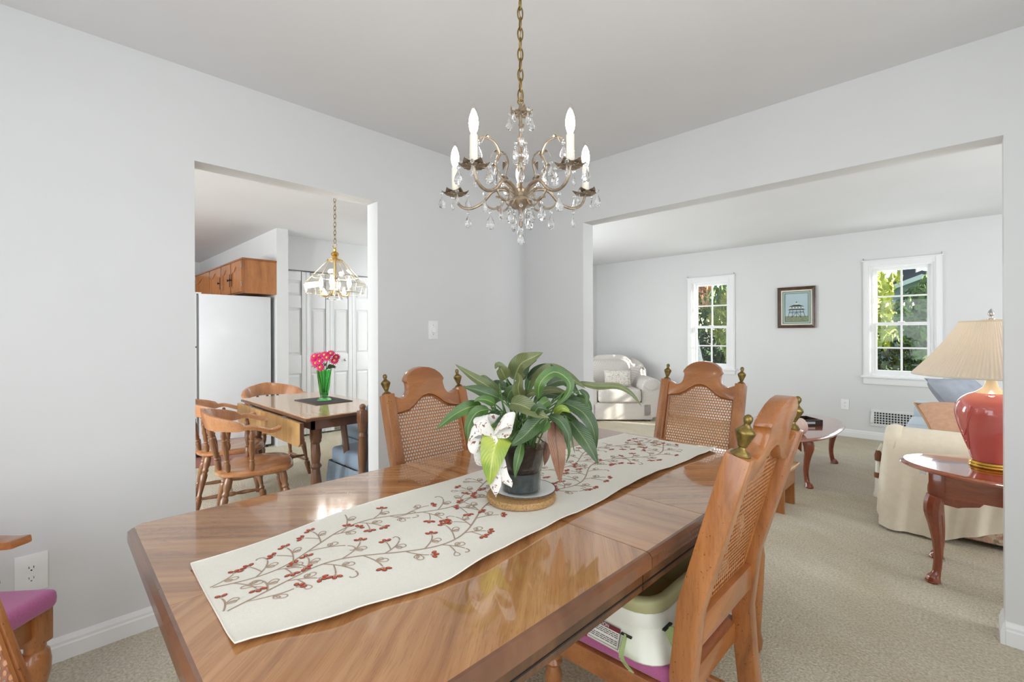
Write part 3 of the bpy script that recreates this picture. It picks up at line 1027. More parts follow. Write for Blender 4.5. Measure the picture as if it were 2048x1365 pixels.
for k, (a, b) in enumerate(((-al, J1 - 0.002), (J1 + 0.002, J2 - 0.002), (J2 + 0.002, al))):
    for s in (-1, 1):
        ap = MB().box((s * aw - 0.011, a, TZ - 0.095), (s * aw + 0.011, b, TZ - 0.044)).build('apron', M['burl'], table, smooth=0)
        MB().box((s * (aw + 0.0115) - 0.0008, a, TZ - 0.081), (s * (aw + 0.0115) + 0.0008, b, TZ - 0.077)).build('inlay_line', M['black'], ap, smooth=0)
for s in (-1, 1):
    ap = MB().box((-aw, s * al - 0.011, TZ - 0.095), (aw, s * al + 0.011, TZ - 0.044)).build('apron', M['burl'], table, smooth=0)
    MB().box((-aw, s * (al + 0.0115) - 0.0008, TZ - 0.081), (aw, s * (al + 0.0115) + 0.0008, TZ - 0.077)).build('inlay_line', M['black'], ap, smooth=0)
LEGP = [(0, 0.016), (0.03, 0.026), (0.07, 0.03), (0.12, 0.022), (0.3, 0.03), (0.55, 0.038), (0.68, 0.026), (0.72, 0.036), (0.76, 0.036), (0.8, 0.03), (0.82, 0.042), (1, 0.042)]
for sx in (-1, 1):
    for sy in (-1, 1):
        MB().turned((sx * (aw - 0.06), sy * (al - 0.08), 0), (sx * (aw - 0.06), sy * (al - 0.08), TZ - 0.046), LEGP, 12).build('leg', M['oak'], table)

# ================================================================== TABLE RUNNER
def lerp_tab(t, tab):
    for (a, va), (b, vb) in zip(tab, tab[1:]):
        if t <= b:
            k = (t - a) / (b - a)
            k = k * k * (3 - 2 * k)
            return va + (vb - va) * k
    return tab[-1][1]
RL = [(0.225, -1.20), (0.66, -1.258), (1.05, -1.268), (1.5, -1.24), (2.05, -1.222)]
RR = [(0.225, -0.835), (0.40, -0.785), (0.58, -0.748), (1.03, -0.772), (1.5, -0.79), (2.05, -0.772)]
def run_z(u, y):
    lift = max(0.0, (u - 0.80) / 0.20)
    wv = 0.006 + 0.007 * max(0, sin(y * 9.5 + 0.6)) + 0.004 * max(0, sin(y * 21))
    l2 = max(0.0, (0.12 - u) / 0.12)
    return TZ + 0.0026 + lift * lift * wv + l2 * l2 * 0.003 * (1 + sin(y * 11)) + 0.0008 * sin(u * 9 + y * 6)
def run_p(u, y, dz=0.0):
    a, b = lerp_tab(y, RL), lerp_tab(y, RR)
    return Vector((a + (b - a) * u, y + 0.012 * (0.5 - u), run_z(u, y) + dz))
runner = thing('table_runner', 'cream linen runner embroidered with vines and red berries, on the dining table', 'table runner')
MB().surf(lambda s, t: run_p(t, 0.225 + 1.825 * s), 90, 24, -0.0015).build('linen_cloth', M['linen'], runner)
MB().tube([run_p(1.0, 0.225 + 1.825 * i / 80, -0.0004) for i in range(81)], 0.0016, 6).tube([run_p(0.0, 0.225 + 1.825 * i / 80, -0.0004) for i in range(81)], 0.0016, 6).tube([run_p(i / 20, 0.2255, -0.0004) for i in range(21)], 0.0016, 6).build('hem', M['linen'], runner)

def embroidery():
    rnd = random.Random(21)
    vine, red, out = MB(), MB(), MB()
    def ok(u, y):
        return 0.03 < u < 0.93 and 0.235 < y < 2.02
    WU = 0.46          # metres per unit u
    def stroke(pts, w):
        vs, fs = [], []
        P = [Vector(p) for p in pts]
        P = [p for p in P if ok(p.x, p.y)]
        if len(P) < 3:
            return
        for i, p in enumerate(P):
            a, b = P[max(i - 1, 0)], P[min(i + 1, len(P) - 1)]
            d = Vector(((b.x - a.x) * WU, b.y - a.y))
            if d.length < 1e-9:
                d = Vector((1, 0))
            d.normalize()
            nx, ny = -d.y * w / WU, d.x * w
            vs += [run_p(p.x + nx, p.y + ny, 0.0005), run_p(p.x, p.y, 0.0013), run_p(p.x - nx, p.y - ny, 0.0005)]
        for i in range(len(P) - 1):
            k = i * 3
            fs += [(k, k + 1, k + 4, k + 3), (k + 1, k + 2, k + 5, k + 4)]
        vine.add(vs, fs)
    def ell(mb, u, y, rx, ry, ang, dz):
        if not ok(u, y):
            return
        vs = [run_p(u, y, dz + 0.0007)]
        for k in range(10):
            a = 2 * pi * k / 10
            x, v = rx * cos(a), ry * sin(a)
            vs.append(run_p(u + (x * cos(ang) - v * sin(ang)) / WU, y + x * sin(ang) + v * cos(ang), dz))
        mb.add(vs, [(0, 1 + k, 1 + (k + 1) % 10) for k in range(10)])
    def berries(u, y, ang):
        for k in range(3):
            a = ang + (k - 1) * 0.85
            bu, by = u + cos(a) * 0.013 / WU, y + sin(a) * 0.013
            stroke([(u, y), ((u + bu) / 2, (y + by) / 2), (bu, by)], 0.0007)
            ell(out, bu, by, 0.0068, 0.0050, a, 0.0010)
            ell(red, bu, by, 0.0055, 0.0038, a, 0.0014)
    def loop_leaf(u, y, ang, L):
        pts = []
        for k in range(13):
            t = k / 12
            r = L * sin(pi * t)
            wv = 0.30 * L * sin(2 * pi * t)
            pts.append((u + (r * cos(ang) - wv * sin(ang)) / WU, y + r * sin(ang) + wv * cos(ang)))
        stroke(pts, 0.0013)
    def curl(u, y, ang, L, turn, w=0.0018, grow=2.2):
        pts = []
        a = ang
        n = 16
        for k in range(n + 1):
            pts.append((u, y))
            a += turn / n * (0.25 + grow * (k / n) ** 2)
            u += cos(a) * L / n / WU
            y += sin(a) * L / n
        stroke(pts, w)
        return u, y, a, pts
    def branch(u, y, ang, L, s, kind):
        eu, ey, ea, pts = curl(u, y, ang, L, s * 1.1, 0.0017, 0.8)
        if kind == 0:
            berries(eu, ey, ea)
        else:
            curl(eu, ey, ea, L * 0.5, s * 3.6, 0.0016)
        mu, my = pts[9]
        loop_leaf(mu, my, ang - s * 0.7, 0.026)
        loop_leaf(mu, my, ang - s * 1.25, 0.018)
        mu, my = pts[5]
        if rnd.random() < 0.6:
            b2 = curl(mu, my, ang + s * 0.9, L * 0.55, s * 0.6, 0.0015, 0.6)
            if rnd.random() < 0.65:
                berries(b2[0], b2[1], b2[2])
            else:
                loop_leaf(b2[0], b2[1], b2[2], 0.022)
    for row, (u0, ph, amp) in enumerate(((0.28, 0.3, 0.105), (0.60, 2.1, 0.11))):
        y = 0.20
        stem = []
        while y < 2.06:
            stem.append((u0 + amp * sin((y - 0.2) * 11.5 + ph) + 0.02 * sin(y * 3), y))
            y += 0.008
        stroke(stem, 0.0022)
        i = 4
        side = 1
        k = 0
        while i < len(stem) - 4:
            u, y = stem[i]
            du, dy = stem[i + 3][0] - u, stem[i + 3][1] - y
            a = atan2(dy, du * WU)
            branch(u, y, a + side * 0.75, rnd.uniform(0.055, 0.085), side * (1 if rnd.random() < 0.75 else -1), 0 if k % 3 != 2 else 1)
            side = -side
            k += 1
            i += 5
    for mb, nm, mt in ((vine, 'embroidered_vine', 'thread'), (out, 'berry_outline', 'berry_d'), (red, 'embroidered_berry', 'berry')):
        o = mb.build(nm, M[mt], runner, smooth=60)
        o['kind'] = 'stuff'
embroidery()

# ================================================================== CANE-BACK DINING CHAIRS
def yb(z):
    if z >= 0.6:
        return -0.225 - 0.293 * (z - 0.6)
    if z >= 0.43:
        return -0.205 - (z - 0.43) / 0.17 * 0.02
    return -0.205 - ((0.43 - z) / 0.43) ** 1.6 * 0.05
CR_LOW = [(-0.183, 0.893), (-0.15, 0.897), (-0.115, 0.903), (-0.085, 0.918), (-0.055, 0.942), (-0.028, 0.957), (0, 0.962)]
CR_LOW = CR_LOW + [(-x, z) for x, z in reversed(CR_LOW[:-1])]
CR_TOP = [(-0.183, 0.968), (-0.165, 0.962), (-0.148, 0.955), (-0.128, 0.955), (-0.112, 0.963), (-0.102, 0.98), (-0.098, 1.005), (-0.099, 1.018), (-0.108, 1.024), (-0.104, 1.036), (-0.09, 1.055), (-0.065, 1.073), (-0.035, 1.084), (0, 1.088)]
CR_TOP = CR_TOP + [(-x, z) for x, z in reversed(CR_TOP[:-1])]
def low_z(x):
    for (a, za), (b, zb) in zip(CR_LOW, CR_LOW[1:]):
        if a <= x <= b:
            return za + (zb - za) * (x - a) / (b - a)
    return CR_LOW[0][1]
def cane_mesh(z_lo=0.555, half=0.178):
    mb = MB()
    p = 0.0138
    r = 0.0049
    row = 0
    z = z_lo
    while z < 0.97:
        x = -half + (p / 2 if row % 2 else 0)
        while x <= half + 1e-6:
            if z < low_z(min(max(x, -0.18), 0.18)) + 0.012:
                vs = []
                for k in range(8):
                    a = pi / 4 * k
                    q = max(abs(cos(a)), abs(sin(a)))
                    vs.append((x + cos(a) / q * p / 2, z + sin(a) / q * p / 2))
                for k in range(8):
                    a = pi / 4 * k
                    vs.append((x + cos(a) * r, z + sin(a) * r))
                b3 = [(a, yb(b) + 0.004, b) for a, b in vs]
                b4 = [(a, yb(b) + 0.0033, b) for a, b in vs]
                mb.add(b3, [(k, (k + 1) % 8, 8 + (k + 1) % 8, 8 + k) for k in range(8)])
                mb.add(b4, [(8 + k, 8 + (k + 1) % 8, (k + 1) % 8, k) for k in range(8)])
            x += p
        z += p
        row += 1
    return mb
CANE = cane_mesh()
FIN = [(0.0, 0.0), (0.021, 0.0), (0.022, 0.004), (0.018, 0.008), (0.016, 0.011), (0.009, 0.015), (0.0075, 0.020), (0.010, 0.022), (0.0105, 0.025),
       (0.0125, 0.032), (0.0165, 0.043), (0.0195, 0.052), (0.0200, 0.056), (0.0175, 0.060), (0.0125, 0.064), (0.0075, 0.069), (0.0065, 0.073),
       (0.0085, 0.077), (0.0098, 0.083), (0.0085, 0.089), (0.004, 0.093), (0.0, 0.094)]
def make_dining_chair(label, cane='cane', slim=False, group=None):
    t = thing('dining_chair', label, 'chair', group=group)
    zs = [0, 0.1, 0.2, 0.3, 0.43, 0.52, 0.6, 0.7, 0.8, 0.9, 0.975]
    hw = 0.008 if slim else 0.0235
    dp = 0.013 if slim else 0.028
    sx0 = 0.189 if slim else 0.205
    for s in (-1, 1):
        pts = [(s * sx0, yb(z), z) for z in zs]
        MB().sweep(pts, [(-hw, -dp), (hw, -dp), (hw, dp), (-hw, dp)], up=(0, 1, 0)).build('stile', M['oak'], t, bevel=0.003 if slim else 0.005)
        if True:
            Mx = Matrix.Translation((s * sx0, yb(0.972), 0.973)) @ Matrix.Rotation(0.2, 4, 'X')
            MB().lathe(FIN, 20, Mx, wave=lambda a, z: 1 + (0.07 * cos(a * 10) if 0.03 < z < 0.056 else 0)).build('finial', M['brass_old'], t, smooth=50)
    # crest rail
    poly = CR_LOW + list(reversed(CR_TOP))
    n = len(poly)
    cr = MB()
    cr.add([(x, yb(z) - 0.021, z) for x, z in poly] + [(x, yb(z) + 0.021, z) for x, z in poly],
           [list(range(n)), list(range(n, 2 * n))[::-1]] + [(i, n + i, n + (i + 1) % n, (i + 1) % n) for i in range(n)])
    cr.build('crest_rail', M['oak_h'], t, bevel=0.006)
    ro = MB()
    loop = [(-0.178, 0.56)] + [(max(-0.176, min(0.176, x)), z - 0.005) for x, z in CR_LOW] + [(0.178, 0.56)]
    ro.tube([(x, yb(z) + 0.008, z) for x, z in loop], 0.0055, 6, closed=True)
    ro.build('panel_bead', M['oak'], t)
    MB().box((-0.184, yb(0.53) - 0.02, 0.495), (0.184, yb(0.53) + 0.02, 0.562)).build('back_rail', M['oak_h'], t, bevel=0.005)
    link('cane_panel', CANE.mesh('cane_panel', M[cane], 0), t)
    # seat
    fr = MB()
    fr.prism([(-0.235, 0.235), (0.235, 0.235), (0.215, -0.19), (-0.215, -0.19)], 0.312, 0.374, 'xy')
    fr.build('seat_frame', M['oak_h'], t, bevel=0.008)
    MB().prism([(-0.232, 0.235), (0.232, 0.235), (0.208, -0.17), (-0.208, -0.17)], 0.375, 0.42, 'xy').build('seat_cushion', M['rose'], t, bevel=0.02, seg=4)
    lp = [(0, 0.014), (0.04, 0.02), (0.1, 0.022), (0.16, 0.015), (0.4, 0.02), (0.7, 0.027), (0.8, 0.018), (0.84, 0.027), (0.88, 0.02), (0.9, 0.03), (1, 0.03)]
    for s in (-1, 1):
        MB().turned((s * 0.2, 0.2, 0), (s * 0.2, 0.2, 0.313), lp, 12).build('leg', M['oak'], t)
    st = [(0, 0.008), (0.2, 0.012), (0.45, 0.012), (0.5, 0.018), (0.55, 0.012), (0.8, 0.012), (1, 0.008)]
    for s in (-1, 1):
        MB().turned((s * 0.2, 0.19, 0.15), (s * 0.205, yb(0.15) + 0.02, 0.15), st, 8).build('stretcher', M['oak'], t)
    return t
G = 'cane-back dining chairs round the dining table'
c0 = make_dining_chair('x', group=G)
place(c0, (-0.69, 1.282, 0), radians(90), 'cane-back chair in the right foreground with a booster seat on it', G)
place(copy_tree(c0), (-1.51, 1.292, 0), radians(-90), 'cane-back dining chair on the wall side of the table, left of the plant', G)
place(copy_tree(c0), (-1.052, 2.245, 0), radians(180), 'cane-back dining chair at the far end of the table, before the living room', G)
c3 = make_dining_chair('corner glimpse of a pale cane chair back at the lower left edge', 'cane_pale', True)
place(c3, (-0.972, 0.077, 0), radians(-30), c3['label'])

# ================================================================== TURNED ARMCHAIR BY THE LEFT WALL
def make_arm_chair():
    t = thing('armchair', 'wooden armchair with rose seat below the wall outlet at left', 'chair', (-2.045, -0.325, 0), radians(-45))
    MB().prism([(-0.26, 0.27), (0.26, 0.27), (0.22, -0.23), (-0.22, -0.23)], 0.395, 0.455, 'xy').build('seat_cushion', M['rose'], t, bevel=0.026, seg=4)
    for s in (-1, 1):
        MB().box((s * 0.235 - 0.028, 0.185, 0.29), (s * 0.235 + 0.028, 0.245, 0.395)).build('leg_block', M['oak'], t, bevel=0.004)
        MB().turned((s * 0.235, 0.215, 0), (s * 0.235, 0.215, 0.292), [(0, 0.016), (0.2, 0.02), (0.5, 0.024), (0.68, 0.036), (0.8, 0.038), (0.9, 0.034), (0.93, 0.026), (1, 0.026)], 14).build('leg', M['oak'], t)
        MB().tube([(s * 0.21, -0.25, 0), (s * 0.21, -0.21, 0.43), (s * 0.21, -0.26, 0.75), (s * 0.21, -0.33, 1.02)], 0.024, 8).build('back_post', M['oak'], t)
        MB().turned((s * 0.24, 0.06, 0.45), (s * 0.24, 0.06, 0.582), [(0, 0.022), (0.12, 0.031), (0.3, 0.028), (0.55, 0.02), (0.66, 0.024), (0.7, 0.016), (0.78, 0.024), (0.9, 0.02), (1, 0.014)], 14).build('arm_post', M['oak'], t)
        MB().sweep(crom([(s * 0.215, -0.235, 0.61), (s * 0.25, -0.08, 0.602), (s * 0.255, 0.1, 0.594), (s * 0.25, 0.16, 0.600)], 4), [(-0.03, -0.013), (0.03, -0.013), (0.03, 0.013), (-0.03, 0.013)], up=(0, 0, 1)).build('arm', M['oak_h'], t, bevel=0.008)
        MB().box((s * 0.225 - 0.012, -0.2, 0.32), (s * 0.225 + 0.012, 0.19, 0.395)).build('side_rail', M['oak_h'], t, bevel=0.003)
    MB().box((-0.21, 0.205, 0.32), (0.21, 0.232, 0.395)).build('front_rail', M['oak_h'], t, bevel=0.003)
    MB().prism([(-0.235, 0.90), (0.235, 0.90), (0.235, 1.0), (0.12, 1.06), (-0.12, 1.06), (-0.235, 1.0)], -0.34, -0.30, 'xz').build('crest_rail', M['oak_h'], t, bevel=0.008)
    for k in range(5):
        MB().tube([(-0.14 + 0.07 * k, -0.22, 0.43), (-0.14 + 0.07 * k, -0.25, 0.65), (-0.14 + 0.07 * k, -0.315, 0.92)], 0.011, 8).build('spindle', M['oak'], t)
make_arm_chair()

# ================================================================== BOOSTER SEAT ON THE FOREGROUND CHAIR
def make_booster():
    t = thing('booster_seat', 'white plastic child booster seat with olive rim on a dining chair', 'booster seat', (-0.722, 1.252, 0.4215))
    K = 0.80
    def rr(w, l, r, k=5):
        out = []
        for cx, cy, a0 in ((w - r, l - r, 0), (-w + r, l - r, 90), (-w + r, -l + r, 180), (w - r, -l + r, 270)):
            for i in range(k + 1):
                a = radians(a0 + 90 * i / k)
                out.append((cx + r * cos(a), cy + r * sin(a)))
        return out
    def shell(rings):
        mb = MB()
        vs = [(x, y, z * K) for (poly, z) in rings for x, y in poly]
        n = len(rings[0][0])
        mb.add(vs, [(i * n + j, i * n + (j + 1) % n, (i + 1) * n + (j + 1) % n, (i + 1) * n + j) for i in range(len(rings) - 1) for j in range(n)])
        return mb, n, len(rings)
    # outer white skirt, flared to the foot with a scalloped waist
    rings = [(rr(0.196, 0.212, 0.07), 0.002), (rr(0.200, 0.216, 0.07), 0.010), (rr(0.196, 0.212, 0.07), 0.028), (rr(0.188, 0.204, 0.07), 0.055), (rr(0.178, 0.196, 0.07), 0.085), (rr(0.18, 0.2, 0.075), 0.10), (rr(0.17, 0.192, 0.075), 0.115), (rr(0.165, 0.188, 0.075), 0.135), (rr(0.155, 0.18, 0.07), 0.137), (rr(0.158, 0.182, 0.07), 0.1), (rr(0.178, 0.194, 0.06), 0.012), (rr(0.178, 0.194, 0.06), 0.002)]
    mb, n, m = shell(rings)
    mb.f.append([(m - 1) * n + j for j in range(n)][::-1] if False else [0 + j for j in range(n)][::-1])
    mb.build('outer_shell', M['boost_w'], t, smooth=50)
    # olive rim and tub
    rings = [(rr(0.166, 0.189, 0.075), 0.134), (rr(0.170, 0.193, 0.075), 0.138), (rr(0.172, 0.195, 0.075), 0.168), (rr(0.168, 0.191, 0.075), 0.178), (rr(0.156, 0.18, 0.07), 0.181), (rr(0.147, 0.171, 0.065), 0.176), (rr(0.142, 0.166, 0.06), 0.15), (rr(0.125, 0.15, 0.06), 0.05), (rr(0.06, 0.08, 0.04), 0.045)]
    mb, n, m = shell(rings)
    mb.f.append([(m - 1) * n + j for j in range(n)])
    mb.build('tub_rim', M['boost_g'], t, smooth=50)
    def strap(pts, w, nm='strap'):
        MB().sweep(crom(pts, 5), [(-w, -0.0012), (w, -0.0012), (w, 0.0012), (-w, 0.0012)], up=(1, 0, 0) if abs(pts[0][1]) > 0.15 else (0, 1, 0)).build(nm, M['strap'], t)
    strap([(0.181, -0.145, 0.082), (0.195, -0.142, 0.05), (0.206, -0.138, 0.02), (0.204, -0.142, 0.002)], 0.018)
    strap([(0.10, -0.2045, 0.05), (0.10, -0.222, 0.034), (0.105, -0.236, 0.012), (0.14, -0.25, 0.003)], 0.012)
    for (x, y, ax) in ((0.181, -0.145, 'x'), (0.10, -0.2035, 'y')):
        b = MB().box((x - 0.004, y - 0.02, 0.080), (x + 0.004, y + 0.02, 0.084)) if ax == 'x' else MB().box((x - 0.015, y - 0.004, 0.049), (x + 0.015, y + 0.004, 0.053))
        b.build('strap_slot', M['black'], t, smooth=0)
    MB().sphere((0.197, -0.10, 0.03), 0.007, 10, 6, (0.4, 1, 1)).build('rivet', M['boost_w'], t)
    MB().sphere((-0.03, -0.212, 0.016), 0.022, 12, 8, (1, 0.35, 0.9)).build('red_foot', M['redplastic'], t)
    # warning label on the side that faces the camera: tilted with the shell
    B = Matrix.Translation((0.062, -0.2105, 0.038)) @ Matrix.Rotation(radians(-19), 4, 'X')
    lb = MB().box((-0.12, -0.0012, -0.026), (0.022, 0.0, 0.022), B).build('warning_label', M['paper'], t, smooth=0)
    MB().box((-0.12, -0.0018, 0.011), (0.022, -0.0012, 0.022), B).build('label_header', M['maroon'], lb, smooth=0)
    bd = MB()
    for (a, b) in (((-0.12, -0.026), (0.022, -0.0252)), ((-0.12, 0.0212), (0.022, 0.022)), ((-0.12, -0.026), (-0.1192, 0.022)), ((0.0212, -0.026), (0.022, 0.022))):
        bd.box((a[0], -0.0018, a[1]), (b[0], -0.0012, b[1]), B)
    bd.build('label_border', M['ink'], lb, smooth=0)
    def text(body, size, x, z, mat, nm):
        cu = bpy.data.curves.new(nm, 'FONT')
        cu.body = body
        cu.size = size
        cu.align_x = 'RIGHT'
        to = bpy.data.objects.new(nm, cu)
        COL.objects.link(to)
        dg = bpy.context.evaluated_depsgraph_get()
        me = bpy.data.meshes.new_from_object(to.evaluated_get(dg))
        bpy.data.objects.remove(to, do_unlink=True)
        me.transform(B @ Matrix.Translation((x, -0.0021, z)) @ Matrix.Rotation(pi / 2, 4, 'X'))
        me.materials.clear()
        me.materials.append(mat)
        link(nm, me, lb)
    text('PRECAUCI\u00d3N', 0.011, -0.012, 0.0125, M['paper'], 'header_lettering')
    ln = MB()
    rnd = random.Random(3)
    for k, wd in enumerate((0.13, 0.128, 0.10, 0.0, 0.13, 0.126, 0.09)):
        x = 0.017
        z = 0.006 - k * 0.0042
        while x > 0.017 - wd and wd:
            L = rnd.uniform(0.005, 0.014)
            ln.box((x - L, -0.0017, z), (x, -0.0012, z + 0.0016), B)
            x -= L + 0.002
    ln.build('label_small_print', M['ink'], lb, smooth=0)
make_booster()
# ================================================================== CENTREPIECE
PLX, PLY = -0.962, 1.020
tr = thing('cork_trivet', 'round cork trivet under the potted plant', 'trivet', (PLX, PLY, TZ + 0.0058))
MB().lathe([(0.0, 0), (0.102, 0), (0.104, 0.004), (0.104, 0.015), (0.101, 0.018), (0.0, 0.018)], 40).build('cork_disc', M['cork'], tr)
pl = thing('saucer', 'white china plate between the plant pot and cork trivet', 'plate', (PLX + 0.006, PLY + 0.008, TZ + 0.0242))
MB().lathe([(0.0, 0.0), (0.05, 0.0), (0.055, 0.004), (0.092, 0.012), (0.0935, 0.0135), (0.09, 0.0145), (0.055, 0.007), (0.0, 0.006)], 40).build('plate_body', M['china'], pl)
MB().tube([(0.0925 * cos(2 * pi * k / 48), 0.0925 * sin(2 * pi * k / 48), 0.0138) for k in range(48)], 0.0012, 5, closed=True).build('gilt_rim', M['ink'], pl)
plant = thing('potted_plant', 'leafy peace lily in a clear pot with a printed bow', 'plant', (PLX, PLY, TZ), 0.7749)
PZ = 0.0305
MB().lathe([(0.0, PZ), (0.054, PZ), (0.057, PZ + 0.003), (0.061, PZ + 0.05), (0.0625, PZ + 0.075), (0.066, PZ + 0.077), (0.074, PZ + 0.145), (0.0765, PZ + 0.147), (0.0765, PZ + 0.153), (0.0735, PZ + 0.153),
            (0.071, PZ + 0.145), (0.063, PZ + 0.079), (0.0595, PZ + 0.075), (0.058, PZ + 0.05), (0.054, PZ + 0.005), (0.0, PZ + 0.004)], 36).build('pot', M['pot'], plant)
MB().lathe([(0.0, PZ + 0.007), (0.052, PZ + 0.007), (0.0565, PZ + 0.06), (0.0, PZ + 0.06)], 30).build('water_gel', M['gel'], plant)
MB().lathe([(0.0, PZ + 0.062), (0.052, PZ + 0.062), (0.06, PZ + 0.082), (0.068, PZ + 0.13), (0.05, PZ + 0.137), (0.0, PZ + 0.14)], 30).build('soil', M['soil'], plant)
